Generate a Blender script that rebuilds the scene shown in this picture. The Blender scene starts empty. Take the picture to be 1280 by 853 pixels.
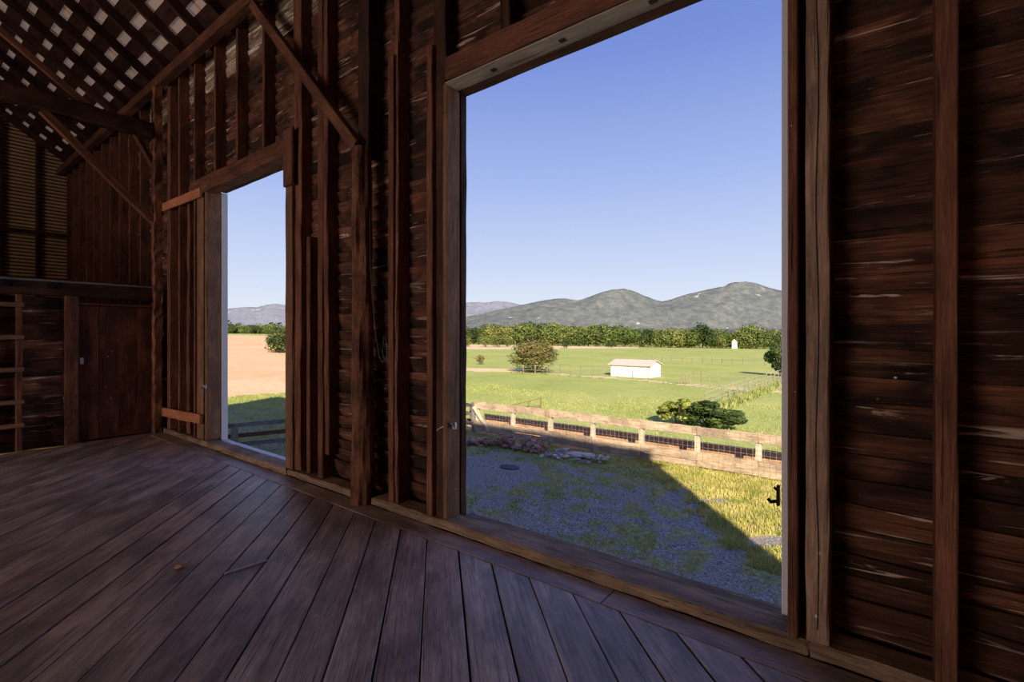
import bpy, bmesh, math, random
import numpy as np
from mathutils import Vector, Matrix, noise as mnoise

R = random.Random(7)
NR = np.random.default_rng(7)
SC = bpy.context.scene
COL = SC.collection

# ------------------------------------------------------------------ camera
# World: X runs along the long wall, Y points out through it, Z up; barn floor at Z=0.
FPX, CX, HY = 606.0, 640.0, 418.0      # focal length (px of a 1280 wide frame), centre, horizon row
CH = 1.6                                # eye height over the floor
PHI = math.atan(465.0 / 606.0)          # camera turned left from the wall's normal
SN, CN = math.sin(PHI), math.cos(PHI)
cam_d = bpy.data.cameras.new('camera'); cam = bpy.data.objects.new('camera', cam_d); COL.objects.link(cam)
cam.location = (0, 0, CH); cam.rotation_euler = (math.pi / 2, 0, PHI)
cam_d.sensor_width = 36; cam_d.lens = 36 * FPX / 1280
cam_d.shift_y = -(426.5 - HY) / 1280
cam_d.clip_start = .05; cam_d.clip_end = 20000
SC.camera = cam

# ------------------------------------------------------------------ sky and sun
W = bpy.data.worlds.new('sky'); SC.world = W; W.use_nodes = True
nt = W.node_tree; nt.nodes.clear()
o_ = nt.nodes.new('ShaderNodeOutputWorld'); b_ = nt.nodes.new('ShaderNodeBackground')
tc = nt.nodes.new('ShaderNodeTexCoord'); sp = nt.nodes.new('ShaderNodeSeparateXYZ'); cr = nt.nodes.new('ShaderNodeValToRGB')
nt.links.new(tc.outputs['Generated'], sp.inputs[0]); nt.links.new(sp.outputs['Z'], cr.inputs[0])
nt.links.new(cr.outputs[0], b_.inputs[0]); nt.links.new(b_.outputs[0], o_.inputs[0])
els = cr.color_ramp.elements
els[0].position = 0.0; els[0].color = (.78, .84, .93, 1)
els[1].position = 1.0; els[1].color = (.13, .19, .47, 1)
for p, c in ((.06, (.74, .81, .94)), (.15, (.58, .68, .93)), (.30, (.375, .49, .86)), (.50, (.19, .285, .70)), (.7, (.14, .22, .60))):
    e = els.new(p); e.color = (*c, 1)
b_.inputs[1].default_value = 1.0
SUN_DIR = Vector((-.645, .765, -.507)).normalized()      # the way the light travels
sd = bpy.data.lights.new('sun', 'SUN'); sd.energy = 9.5; sd.color = (1.0, .83, .60); sd.angle = math.radians(.6)
so = bpy.data.objects.new('sun', sd); COL.objects.link(so)
so.rotation_euler = SUN_DIR.to_track_quat('-Z', 'Y').to_euler(); so.location = (20, -20, 30)
# added fill lights before the closed rear and gable walls, behind the camera
def fill_light(name, loc, rot, sx, sy, e, col):
    d = bpy.data.lights.new(name, 'AREA'); d.shape = 'RECTANGLE'; d.size = sx; d.size_y = sy; d.energy = e; d.color = col
    o = bpy.data.objects.new(name, d); COL.objects.link(o); o.location = loc; o.rotation_euler = rot
fill_light('rear_fill_light', (-6.6, -8.8, 1.45), (math.radians(90), 0, 0), 5.0, 2.6, 430, (1, .85, .74))
fill_light('gable_fill_light', (4.15, -5.2, 1.45), (0, math.radians(90), 0), 2.6, 4.0, 8, (1, .84, .72))
SC.view_settings.view_transform = 'Standard'; SC.view_settings.look = 'None'
SC.view_settings.gamma = 1; SC.view_settings.use_curve_mapping = False
SC.view_settings.exposure = 0.0
SC.cycles.use_denoising = True
SC.cycles.max_bounces = 10; SC.cycles.diffuse_bounces = 6

# ------------------------------------------------------------------ surveying helpers
def c2w(X, Z, up): return Vector((X * CN - Z * SN, X * SN + Z * CN, CH + up))
def w2c(s, n): return (s * CN + n * SN, -s * SN + n * CN)
def S(px, n):                # where a sight line crosses the upright plane Y = n
    u = (px - CX) / FPX
    return n * (CN * u - SN) / (CN + SN * u)
def zwall(px, py, n):
    u = (px - CX) / FPX; Z = n / (CN + SN * u)
    return CH + (HY - py) / FPX * Z
def NP(px, s):               # where it crosses the upright plane X = s
    u = (px - CX) / FPX
    return s * (CN + SN * u) / (CN * u - SN)
EYE = 4.2                    # eye above the yard
def lerp(a, b, t): return a + (b - a) * t
def zrel(X, Z):              # lie of the land, relative to the eye
    px = CX + FPX * X / max(Z, 1)
    pts = ((-2000, .4), (280, .4), (358, 0), (600, -5.4), (980, -7.8), (3000, -8.5))
    zt = pts[-1][1]
    for (a, za), (b, zb) in zip(pts, pts[1:]):
        if px <= b: zt = lerp(za, zb, max(0, (px - a) / (b - a))); break
    t = (Z - 30) / 220
    if t <= 0: return -EYE
    if t <= 1:
        return -EYE + (zt + EYE) * t
    return zt - min((Z - 250) * .02, 14)
def hit(px, py):             # yard and field point under a sight line
    u = (px - CX) / FPX; v = (py - HY) / FPX
    Z = 5.0; lo = Z
    while Z < 600:
        if -v * Z <= zrel(u * Z, Z):
            break
        lo = Z; Z *= 1.03
    hi = Z
    for _ in range(30):
        m = (lo + hi) / 2
        if -v * m <= zrel(u * m, m): hi = m
        else: lo = m
    return u * hi, hi
def ground(px, py):
    X, Z = hit(px, py); return c2w(X, Z, zrel(X, Z)), Z
def gz(x, y):
    X, Z = w2c(x, y); return CH + zrel(X, max(Z, .1)) if Z > 0 else CH - EYE
YARD = CH - EYE              # -2.6

# ------------------------------------------------------------------ object helpers
def tag(o, label=None, cat=None, group=None, kind=None):
    if label: o['label'] = label
    if cat: o['category'] = cat
    if group: o['group'] = group
    if kind: o['kind'] = kind
    return o
def parent(o, p):
    if p is not None:
        o.parent = p
        m = p.matrix_basis.inverted()
        if p.parent is not None: m = (p.parent.matrix_basis @ p.matrix_basis).inverted() if not p.get('wm') else m
        o.matrix_parent_inverse = m
    return o
def empty(name, loc=(0, 0, 0)):
    o = bpy.data.objects.new(name, None); COL.objects.link(o); o.location = loc; o.empty_display_size = .1
    return o
def link(name, me, mat, p=None, M=None, smooth=False):
    o = bpy.data.objects.new(name, me); COL.objects.link(o)
    if mat is not None and not me.materials: me.materials.append(mat)
    if M is not None: o.matrix_basis = M
    if smooth: me.shade_smooth()
    if p is not None:
        o.parent = p
        inv = p.matrix_basis.inverted()
        if p.parent is not None:
            inv = (p.parent.matrix_basis @ p.matrix_parent_inverse @ p.matrix_basis).inverted()
        o.matrix_parent_inverse = inv
    return o
def pyd(name, V, F, mat, p=None, M=None, smooth=False):
    me = bpy.data.meshes.new(name); me.from_pydata([tuple(v) for v in V], [], F); me.update()
    return link(name, me, mat, p, M, smooth)
def frame(a, b, zhint):
    a, b = Vector(a), Vector(b); x = (b - a).normalized(); z = Vector(zhint)
    z = (z - x * z.dot(x)).normalized(); y = z.cross(x)
    return Matrix(((x.x, y.x, z.x, a.x), (x.y, y.y, z.y, a.y), (x.z, y.z, z.z, a.z), (0, 0, 0, 1))), (b - a).length
def bar_mesh(L, w, h, segs=1, rough=0.0, chamf=0.0, end=0.0, wav=0.0):
    """rough-sawn bar along local X, centred on it; returns verts, faces"""
    V, F = [], []
    if chamf > 0:
        c = chamf
        prof = [(-w/2+c, -h/2), (w/2-c, -h/2), (w/2, -h/2+c), (w/2, h/2-c), (w/2-c, h/2), (-w/2+c, h/2), (-w/2, h/2-c), (-w/2, -h/2+c)]
    else:
        prof = [(-w/2, -h/2), (w/2, -h/2), (w/2, h/2), (-w/2, h/2)]
    k = len(prof); q = R.uniform(0, 6)
    for i in range(segs + 1):
        t = i / segs; x = L * t
        oy = wav * math.sin(q + t * 5.1) ; oz = wav * math.sin(q * 2 + t * 3.7)
        for (y, z) in prof:
            xx = x + (R.uniform(-end, end) if i in (0, segs) else 0)
            V.append((xx, y + oy + R.uniform(-rough, rough), z + oz + R.uniform(-rough, rough)))
    for i in range(segs):
        for j in range(k):
            a, b = i * k + j, i * k + (j + 1) % k
            F.append((a, b, b + k, a + k))
    F.append(tuple(range(k))[::-1]); F.append(tuple(segs * k + j for j in range(k)))
    return V, F
def beam(name, a, b, w, h, mat, p=None, zh=(0, 0, 1), segs=None, rough=.003, chamf=.006, end=.004, wav=.0):
    M, L = frame(a, b, zh)
    if segs is None: segs = max(1, int(L / .28))
    V, F = bar_mesh(L, w, h, segs, rough, chamf, end, wav)
    return pyd(name, V, F, mat, p, M)
def upright(name, s0, s1, n0, n1, z0, z1, mat, p=None, **k):
    """vertical timber, s (X) and n (Y) ranges"""
    sc, nc = (s0 + s1) / 2, (n0 + n1) / 2
    return beam(name, (sc, nc, z0), (sc, nc, z1), abs(s1 - s0), abs(n1 - n0), mat, p, zh=(0, 1, 0), **k)
def along(name, s0, s1, n0, n1, z0, z1, mat, p=None, **k):
    return beam(name, (s0, (n0+n1)/2, (z0+z1)/2), (s1, (n0+n1)/2, (z0+z1)/2), abs(n1-n0), abs(z1-z0), mat, p, zh=(0, 0, 1), **k)
def cross(name, s0, s1, n0, n1, z0, z1, mat, p=None, **k):
    return beam(name, ((s0+s1)/2, n0, (z0+z1)/2), ((s0+s1)/2, n1, (z0+z1)/2), abs(s1-s0), abs(z1-z0), mat, p, zh=(0, 0, 1), **k)
class MB:
    def __init__(self): self.V, self.F = [], []
    def box(self, x0, x1, y0, y1, z0, z1):
        b = len(self.V)
        self.V += [(x, y, z) for z in (z0, z1) for y in (y0, y1) for x in (x0, x1)]
        self.F += [tuple(b + i for i in f) for f in ((0,2,3,1), (4,5,7,6), (0,1,5,4), (2,6,7,3), (0,4,6,2), (1,3,7,5))]
        return self
    def tube(self, pts, r, k=6):
        b = len(self.V); pts = [Vector(p) for p in pts]
        for i, p in enumerate(pts):
            d = (pts[min(i+1, len(pts)-1)] - pts[max(i-1, 0)]).normalized()
            u = d.cross(Vector((.31, .2, .93))).normalized(); v = d.cross(u)
            for j in range(k):
                a = 2 * math.pi * j / k
                self.V.append(tuple(p + (u * math.cos(a) + v * math.sin(a)) * r))
        for i in range(len(pts) - 1):
            for j in range(k):
                self.F.append((b+i*k+j, b+i*k+(j+1)%k, b+(i+1)*k+(j+1)%k, b+(i+1)*k+j))
        self.F.append(tuple(b + j for j in range(k))[::-1]); self.F.append(tuple(b + (len(pts)-1)*k + j for j in range(k)))
        return self
    def bar(self, a, b2, w, h, zh=(0, 0, 1)):
        M, L = frame(a, b2, zh); V, F = bar_mesh(L, w, h, 1); b = len(self.V)
        self.V += [tuple(M @ Vector(v)) for v in V]; self.F += [tuple(b + i for i in f) for f in F]
        return self
    def build(self, name, mat, p=None, smooth=False): return pyd(name, self.V, self.F, mat, p, None, smooth)

# ------------------------------------------------------------------ materials
def newmat(name):
    m = bpy.data.materials.new(name); m.use_nodes = True
    nt = m.node_tree; bs = nt.nodes['Principled BSDF']
    return m, nt, bs
def N(nt, t, **kw):
    n = nt.nodes.new(t)
    for k, v in kw.items():
        if k in n.inputs: n.inputs[k].default_value = v
        else: setattr(n, k, v)
    return n
def ramp(nt, src, stops, interp='LINEAR'):
    n = nt.nodes.new('ShaderNodeValToRGB'); n.color_ramp.interpolation = interp
    e = n.color_ramp.elements
    for i, (p, c) in enumerate(stops):
        if i < 2: el = e[i]; el.position = p
        else: el = e.new(p)
        el.color = (*c, 1) if len(c) == 3 else c
    nt.links.new(src, n.inputs[0]); return n.outputs[0]
def mix(nt, f, a, b, mode='MIX'):
    n = nt.nodes.new('ShaderNodeMix'); n.data_type = 'RGBA'; n.blend_type = mode
    for idx, v in ((0, f), (6, a), (7, b)):
        if hasattr(v, 'is_output'): nt.links.new(v, n.inputs[idx])
        elif idx == 0: n.inputs[0].default_value = v
        else: n.inputs[idx].default_value = (*v, 1)
    return n.outputs[2]
def wood(name, dark, mid, light, pale=(.42, .33, .27), pale_lo=.66, stain=.5, rough=.75, stretch=1.0, speck=.0, bump=.35, spec=.25, var=.35, crack=.75):
    m, nt, bs = newmat(name); L = nt.links.new
    tc = N(nt, 'ShaderNodeTexCoord'); oi = N(nt, 'ShaderNodeObjectInfo')
    mu = N(nt, 'ShaderNodeMath', operation='MULTIPLY'); L(oi.outputs['Random'], mu.inputs[0]); mu.inputs[1].default_value = 53.0
    cb = N(nt, 'ShaderNodeCombineXYZ'); L(mu.outputs[0], cb.inputs[0]); L(mu.outputs[0], cb.inputs[1]); L(mu.outputs[0], cb.inputs[2])
    ad = N(nt, 'ShaderNodeVectorMath', operation='ADD'); L(tc.outputs['Object'], ad.inputs[0]); L(cb.outputs[0], ad.inputs[1])
    def mp(sx, sy, sz):
        q = N(nt, 'ShaderNodeMapping'); q.inputs['Scale'].default_value = (sx, sy, sz); L(ad.outputs[0], q.inputs[0]); return q.outputs[0]
    def ns(vec, scale, det=5, dist=0.0, ro=.6):
        q = N(nt, 'ShaderNodeTexNoise'); q.inputs['Scale'].default_value = scale; q.inputs['Detail'].default_value = det
        q.inputs['Distortion'].default_value = dist; q.inputs['Roughness'].default_value = ro; L(vec, q.inputs[0]); return q.outputs[0]
    grain = ns(mp(1.3 * stretch, 26, 26), 2.2, 7, .6, .7)
    broad = ns(mp(.9 * stretch, 5, 5), 1.6, 4, .5)
    blot = ns(mp(1.6 * stretch, 3, 3), 1.1, 3, .4)
    col = ramp(nt, grain, ((.30, dark), (.50, mid), (.72, light)))
    col2 = ramp(nt, broad, ((.32, dark), (.62, mid)))
    col = mix(nt, .5, col, col2)
    # old stains
    st = ramp(nt, blot, ((.40, (1-stain,)*3), (.58, (1, 1, 1))))
    col = mix(nt, 1.0, col, st, 'MULTIPLY')
    ck = ns(mp(.55 * stretch, 34, 34), 1.7, 3, 1.2, .5)
    cm = ramp(nt, ck, ((.335, (1 - crack,) * 3), (.365, (1, 1, 1))))
    col = mix(nt, 1.0, col, cm, 'MULTIPLY')
    fg = ns(mp(5 * stretch, 160, 160), 1.6, 3, 0, .6)
    col = mix(nt, 1.0, col, ramp(nt, fg, ((.3, (.62,) * 3), (.7, (1.3,) * 3))), 'MULTIPLY')
    # bare splintered fibre
    pf = ns(mp(.8 * stretch, 12, 12), 2.0, 6, .8, .65)
    pm = ramp(nt, pf, ((pale_lo, (0, 0, 0)), (pale_lo + .07, (1, 1, 1))))
    col = mix(nt, pm, col, pale)
    if speck > 0:
        sv = N(nt, 'ShaderNodeTexVoronoi'); sv.inputs['Scale'].default_value = 9; L(ad.outputs[0], sv.inputs[0])
        sm = ramp(nt, sv.outputs['Distance'], ((speck, (1, 1, 1)), (speck + .02, (0, 0, 0))))
        n2 = ns(ad.outputs[0], 2.3, 2); sm2 = ramp(nt, n2, ((.55, (0, 0, 0)), (.6, (1, 1, 1))))
        sm = mix(nt, 1, sm, sm2, 'MULTIPLY')
        col = mix(nt, sm, col, (.6, .56, .5))
    # board to board difference
    hv = N(nt, 'ShaderNodeMapRange'); L(oi.outputs['Random'], hv.inputs[0]); hv.inputs[3].default_value = 1 - var; hv.inputs[4].default_value = 1 + var
    col = mix(nt, 1.0, col, hv.outputs[0], 'MULTIPLY')
    L(col, bs.inputs['Base Color']); bs.inputs['Roughness'].default_value = rough; bs.inputs['Specular IOR Level'].default_value = spec
    bp = N(nt, 'ShaderNodeBump'); bp.inputs['Strength'].default_value = bump; bp.inputs['Distance'].default_value = .01
    L(grain, bp.inputs['Height']); L(bp.outputs[0], bs.inputs['Normal'])
    return m
def plain(name, col, rough=.7, metal=0, noise_amt=.0, scale=8, spec=.3, col2=None):
    m, nt, bs = newmat(name)
    if col2 is not None:
        tc = N(nt, 'ShaderNodeTexCoord'); n = N(nt, 'ShaderNodeTexNoise'); n.inputs['Scale'].default_value = scale; n.inputs['Detail'].default_value = 6
        nt.links.new(tc.outputs['Object'], n.inputs[0])
        nt.links.new(ramp(nt, n.outputs[0], ((.35, col), (.65, col2))), bs.inputs['Base Color'])
    else: bs.inputs['Base Color'].default_value = (*col, 1)
    bs.inputs['Roughness'].default_value = rough; bs.inputs['Metallic'].default_value = metal; bs.inputs['Specular IOR Level'].default_value = spec
    return m
m_siding = wood('siding_wood', (.018, .008, .006), (.16, .060, .036), (.38, .17, .105), pale=(.50, .37, .30), pale_lo=.60, stain=.80, var=.5, speck=.05, bump=.9)
m_siding_old = wood('weathered_siding_wood', (.16, .10, .07), (.42, .31, .24), (.62, .48, .38), pale=(.8, .68, .56), pale_lo=.55, stain=.6, var=.3, bump=.6)
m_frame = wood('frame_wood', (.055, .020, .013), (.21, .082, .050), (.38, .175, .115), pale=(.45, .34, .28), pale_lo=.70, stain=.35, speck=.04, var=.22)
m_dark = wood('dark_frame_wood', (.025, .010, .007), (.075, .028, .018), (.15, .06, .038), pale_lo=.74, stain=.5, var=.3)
m_jamb = wood('jamb_wood', (.12, .055, .032), (.26, .135, .082), (.38, .22, .145), pale=(.45, .33, .26), pale_lo=.72, stain=.3, speck=.05, var=.1)
m_orange = wood('new_board_wood', (.30, .11, .055), (.52, .20, .10), (.62, .29, .17), pale_lo=.8, stain=.2, var=.1)
m_floor = wood('floor_wood', (.12, .082, .074), (.45, .345, .32), (.70, .57, .54), pale=(.62, .53, .49), pale_lo=.69, stain=.45, rough=.42, speck=.04, spec=.5, bump=.4, var=.16)
m_sill = wood('sill_wood', (.10, .06, .04), (.32, .21, .15), (.52, .38, .29), pale=(.5, .4, .33), pale_lo=.68, stain=.4, speck=.05, var=.1)
m_bark = wood('bark_log_wood', (.04, .015, .009), (.24, .095, .055), (.42, .20, .13), pale=(.5, .33, .25), pale_lo=.70, stain=.5, stretch=2.2, bump=1.0)
m_post = wood('worn_post_wood', (.16, .09, .065), (.40, .255, .19), (.56, .39, .30), pale=(.7, .6, .52), pale_lo=.70, stain=.35, speck=.07, var=.05)
m_white = plain('white_painted_trim', (.62, .62, .68), .5)
m_soffit = wood('lintel_underside_paint', (.34, .27, .23), (.5, .42, .36), (.6, .52, .46), pale_lo=.9, stain=.2, var=.05)
m_black = plain('black_iron_and_gap_shade', (.012, .012, .014), .5, .6)
m_steel = plain('dull_zinc', (.42, .42, .43), .45, .8)
m_doorw = wood('partition_door_wood', (.06, .020, .012), (.17, .055, .032), (.28, .11, .068), pale=(.4, .28, .22), pale_lo=.74, stain=.55, speck=.045, var=.06)
m_tanmetal = plain('tan_metal_roof_underside', (.78, .56, .40), .6, 0, col2=(.68, .48, .34), scale=2)
# old translucent tan roofing: some daylight comes through it
_nt = m_tanmetal.node_tree; _b = _nt.nodes['Principled BSDF']; _t = _nt.nodes.new('ShaderNodeBsdfTranslucent'); _t.inputs[0].default_value = (.95, .55, .27, 1)
_m = _nt.nodes.new('ShaderNodeMixShader'); _m.inputs[0].default_value = .36
_nt.links.new(_b.outputs[0], _m.inputs[1]); _nt.links.new(_t.outputs[0], _m.inputs[2]); _nt.links.new(_m.outputs[0], _nt.nodes['Material Output'].inputs[0])
m_corr = plain('corrugated_tan_metal', (.70, .46, .29), .6, .0, col2=(.56, .37, .235), scale=3)
m_fence = wood('fence_board_wood', (.34, .24, .16), (.58, .44, .31), (.74, .60, .46), pale=(.85, .75, .62), pale_lo=.64, stain=.35, var=.12, bump=.5)
m_fpost = wood('fence_post_wood', (.45, .38, .28), (.66, .57, .43), (.78, .70, .56), pale_lo=.8, stain=.2, var=.1)
m_rail = wood('grey_rail_wood', (.10, .09, .085), (.20, .18, .17), (.30, .27, .25), pale_lo=.75, stain=.3, var=.3)
m_trough = wood('trough_board_wood', (.42, .24, .13), (.62, .38, .22), (.74, .50, .33), pale_lo=.72, stain=.3, var=.15)
m_wire = plain('galvanised_wire', (.55, .55, .55), .5, .5)

# ------------------------------------------------------------------ the floor
G_FLOOR = empty('floor'); tag(G_FLOOR, 'wide worn grey-brown diagonal floor planks', kind='structure')
s_L, s_R, n_B, n_I = -9.42, 4.3, -9.0, 2.60
PD = Vector((-.7216, .6923)); PN = Vector((.6923, .7216))      # plank run and across
def clip(poly, a, b, c):       # keep a*x+b*y<=c
    out = []
    for i in range(len(poly)):
        p, q = poly[i], poly[(i+1) % len(poly)]
        dp, dq = a*p[0]+b*p[1]-c, a*q[0]+b*q[1]-c
        if dp <= 0: out.append(p)
        if dp * dq < 0:
            t = dp / (dp - dq); out.append((p[0]+(q[0]-p[0])*t, p[1]+(q[1]-p[1])*t))
    return out
def plank(name, poly, z0, z1, dirv, mat, p, bev=.0022):
    cx = sum(q[0] for q in poly) / len(poly); cy = sum(q[1] for q in poly) / len(poly)
    M, _ = frame((cx, cy, z1), (cx + dirv[0], cy + dirv[1], z1), (0, 0, 1)); Mi = M.inverted()
    V, F = [], []; k = len(poly)
    P = [Mi @ Vector((q[0], q[1], z1)) for q in poly]
    ar = sum(P[i].x*P[(i+1)%k].y - P[(i+1)%k].x*P[i].y for i in range(k))
    if ar < 0: P = P[::-1]
    for q in P: V.append((q.x, q.y, z0 - z1))
    for q in P: V.append((q.x, q.y, -bev))
    lx = max(abs(q.x) for q in P); ly = max(abs(q.y) for q in P)
    for q in P: V.append((q.x * (1 - bev / max(lx, .05)), q.y * (1 - bev * 1.6 / max(ly, .02)), 0))
    for i in range(k):
        j = (i + 1) % k
        F += [(i, j, k+j, k+i), (k+i, k+j, 2*k+j, 2*k+i)]
    F += [tuple(range(k))[::-1], tuple(2*k+i for i in range(k))]
    return pyd(name, V, F, mat, p, M)
step = .322 * .6923
base = PN.x * (-.89) + PN.y * n_I
k0 = -60
edges = [base + k * step + R.uniform(-.008, .008) for k in range(-62, 40)]
for i in range(len(edges) - 1):
    g = R.choice((.0035, .005, .007, .010)); a, b = edges[i] + g, edges[i+1] - g
    # long strip, then cut into boards at random butt joints
    cuts = [-40]; t = R.uniform(-9, -4)
    while t < 14: cuts.append(t); t += R.uniform(3.6, 6.5)
    cuts.append(40)
    if edges[i] > base - step * 30 and edges[i] < base + step * 6:
        cuts = [c for c in cuts if c < -3.2 or c > 30]
    dz = R.uniform(-.0025, .0025)
    for c0, c1 in zip(cuts, cuts[1:]):
        poly = [tuple(PN * u + PD * v) for u, v in ((a, c0+.002), (b, c0+.002), (b, c1-.002), (a, c1-.002))]
        for (A, B, C) in ((-1, 0, -s_L), (1, 0, s_R), (0, -1, -n_B), (0, 1, n_I - .004)):
            poly = clip(poly, A, B, C)
            if len(poly) < 3: break
        if len(poly) < 3: continue
        arx = abs(sum(poly[q][0]*poly[(q+1)%len(poly)][1]-poly[(q+1)%len(poly)][0]*poly[q][1] for q in range(len(poly))))/2
        if arx < .02: continue
        plank('floor_plank', poly, -.035, dz, PD, m_floor, G_FLOOR)
# border planks along the wall
bx = [-9.42, -6.6, -4.9, -1.335, 1.6, 4.3]
for a, b in zip(bx, bx[1:]):
    plank('border_plank', [(a+.003, n_I+.003), (b-.003, n_I+.003), (b-.003, 2.79), (a+.003, 2.79)], -.035, .003 + R.uniform(-.001, .002), (1, 0), m_floor, G_FLOOR)
MB().box(-16.6, 4.3, -9.0, 3.0, -.34, -.16).build('subfloor', m_black, G_FLOOR)  # black stands in for the shade under the plank gaps
MB().box(-16.6, 4.4, 2.97, 3.05, -.34, -.001).build('rim_joist', m_dark, G_FLOOR)
MB().box(-16.6, 4.3, 2.80, 2.97, -.30, -.04).build('rim_joist', m_dark, G_FLOOR)
# loft floor behind the partition and the stone footing wall below
G_FOOT = empty('foundation_wall'); tag(G_FOOT, 'stone footing under the barn floor', kind='structure')
m_foot = plain('footing_stone', (.25, .22, .2), .9, col2=(.35, .31, .28), scale=3)
f = MB(); f.box(-16.6, 4.4, 2.9, 3.04, YARD - .3, -.25); f.box(-16.6, 4.4, -9.2, -9.0, YARD - .3, -.25)
f.box(4.3, 4.45, -9.2, 3.04, YARD - .3, -.25); f.box(-16.7, -16.6, -9.2, 3.04, YARD - .3, -.25); f.build('footing', m_foot, G_FOOT)

# ------------------------------------------------------------------ long wall
PLATE_Z0, PLATE_Z1 = 5.58, 5.73
WALL_TOP = 5.95
GS = -16.5                                # far gable
LZ0, LZ1 = 3.66, 3.84                    # lintels
D1L, D1R = -7.67, -5.41                  # door openings
D2L, D2R = -2.845, -.385
SI = 2.965                               # inner face of siding
G_WALL = empty('wall_front'); tag(G_WALL, 'long plank-sided wall with exposed studs and two doorways', kind='structure')
def siding_board(a, b, z, h, mat, p, n=SI):
    L = b - a; segs = max(2, int(L / .22)); V, F = [], []
    q1, q2, q3 = R.uniform(0, 9), R.uniform(0, 9), R.uniform(0, 9)
    sag = R.uniform(-.012, .012)
    for i in range(segs + 1):
        t = i / segs; x = L * t
        et = .011 * math.sin(q1 + x * 2.3) + .005 * math.sin(q2 + x * 6.1) + R.uniform(-.003, .003) + sag * math.sin(t * math.pi)
        eb = .006 * math.sin(q3 + x * 2.9) + R.uniform(-.002, .002)
        cup = .006 * math.sin(q2 + x * 1.7)
        top, bot = h / 2 + .022 + et, -h / 2 - .004 + eb
        # interior face leans: top edge towards the room, bottom edge tucked behind the board below
        V += [(x, .036 + cup, bot), (x, .010 - cup * 1.6, (top + bot) / 2), (x, -.004 + cup, top), (x, .014 + cup, top), (x, .05 + cup, bot)]
    k = 5
    for i in range(segs):
        for j in range(k):
            A, B = i*k+j, i*k+(j+1) % k
            F.append((A, A+k, B+k, B))
    F.append(tuple(range(k))); F.append(tuple(segs*k+j for j in range(k))[::-1])
    return pyd('siding_board', V, F, mat, p, Matrix.Translation((a, n, z)))
zz = .10; row = 0
while zz < WALL_TOP - .05:
    h = R.uniform(.108, .150); c = zz + h / 2
    if c < LZ0 + .08:
        segs_ = [(GS + .0, -12.6 + R.uniform(-1, 1)), None, (-5.44, -2.88), (-.33, 4.3)]
        segs_[1] = (segs_[0][1] + .004, D1L - .06)
    else:
        a = GS; segs_ = []
        while a < 4.3:
            b = min(4.3, a + R.choice((3.05, 3.66, 4.27, 4.9))); segs_.append((a, b - .004)); a = b
    top = c > PLATE_Z0 - .42
    for a, b in segs_:
        siding_board(a, b, c, h, m_siding_old if top else m_siding, G_WALL)
    zz += h; row += 1
MB().box(-16.6, D1L-.05, 3.03, 3.045, -.1, 6).box(D1R+.05, D2L-.05, 3.03, 3.045, -.1, 6).box(D2R+.02, 4.4, 3.03, 3.045, -.1, 6).box(-16.6, 4.4, 3.03, 3.045, LZ1-.02, 6).build('outer_cladding', m_siding, G_WALL)
# studs: (left px, right px at the room face, top, bottom, face n)
NF = 2.83
def stud(pa, pb, z0, z1, mat=m_frame, n0=NF, n1=SI + .012, **k):
    return upright('stud', S(pa, n0), S(pb, n0), n0, n1, z0, z1, mat, G_WALL, **k)
SZ = .082
stud(366.5, 376, SZ, 5.9, m_frame, n0=2.84, rough=.006, wav=.006)
stud(383, 387, SZ, zwall(385, 296, 2.85), n0=2.85)
stud(397, 403, SZ, 5.9, m_frame); stud(403.8, 410, SZ + .25, 5.9, m_frame, n0=2.85, rough=.008, wav=.01)
stud(485, 491.5, SZ, zwall(488, 72, NF), m_frame, n0=2.81); stud(492, 497.5, SZ, 5.9, m_frame, n0=2.835, rough=.007, wav=.008)
stud(533, 540, SZ, zwall(536, 57, 2.80), m_frame, n0=2.80)
upright('stud', S(541.5, 2.84), S(557, 2.84), 2.84, SI + .01, SZ, 5.9, m_dark, G_WALL)
upright('stud', S(1170, 2.8), S(1198, 2.8), 2.80, SI + .01, .02, 5.9, m_frame, G_WALL, rough=.002)
for s in (.86, 1.5, 2.15, 2.8, 3.45, 4.1): upright('stud', s, s + .05, NF, SI + .01, .02, 5.9, m_frame, G_WALL)
for s in (-7.38, -6.70, -5.98): upright('stud', s - .025, s + .025, NF, SI + .012, LZ1, 5.9, m_frame, G_WALL)
for s in (-9.15, -8.71, -8.10, ): upright('stud', s - .025, s + .025, NF, SI + .012, SZ, 5.9, m_frame, G_WALL, rough=.004)
for px in (246.5,): upright('stud', S(246, NF), S(254, NF), NF, SI + .01, SZ, LZ0, m_orange if False else m_jamb, G_WALL)
for px in (210.5,): upright('stud', S(209, NF), S(212.5, NF), NF, SI + .01, SZ, 5.9, m_frame, G_WALL)
upright('stud', S(234, 2.86), S(237, 2.86), 2.86, SI + .01, SZ, LZ0, m_frame, G_WALL, rough=.01, wav=.008)
for px in (630,): upright('stud', S(625, NF), S(637, NF), NF, SI, LZ1 - .02, 5.9, m_dark, G_WALL)
for s in (-1.65, -1.0): upright('stud', s, s + .05, NF, SI, LZ1, 5.9, m_frame, G_WALL)
s = -9.95
while s > -16.35: upright('stud', s - .025, s + .025, NF, SI + .01, 0, 5.9, m_frame, G_WALL); s -= .62
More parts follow.
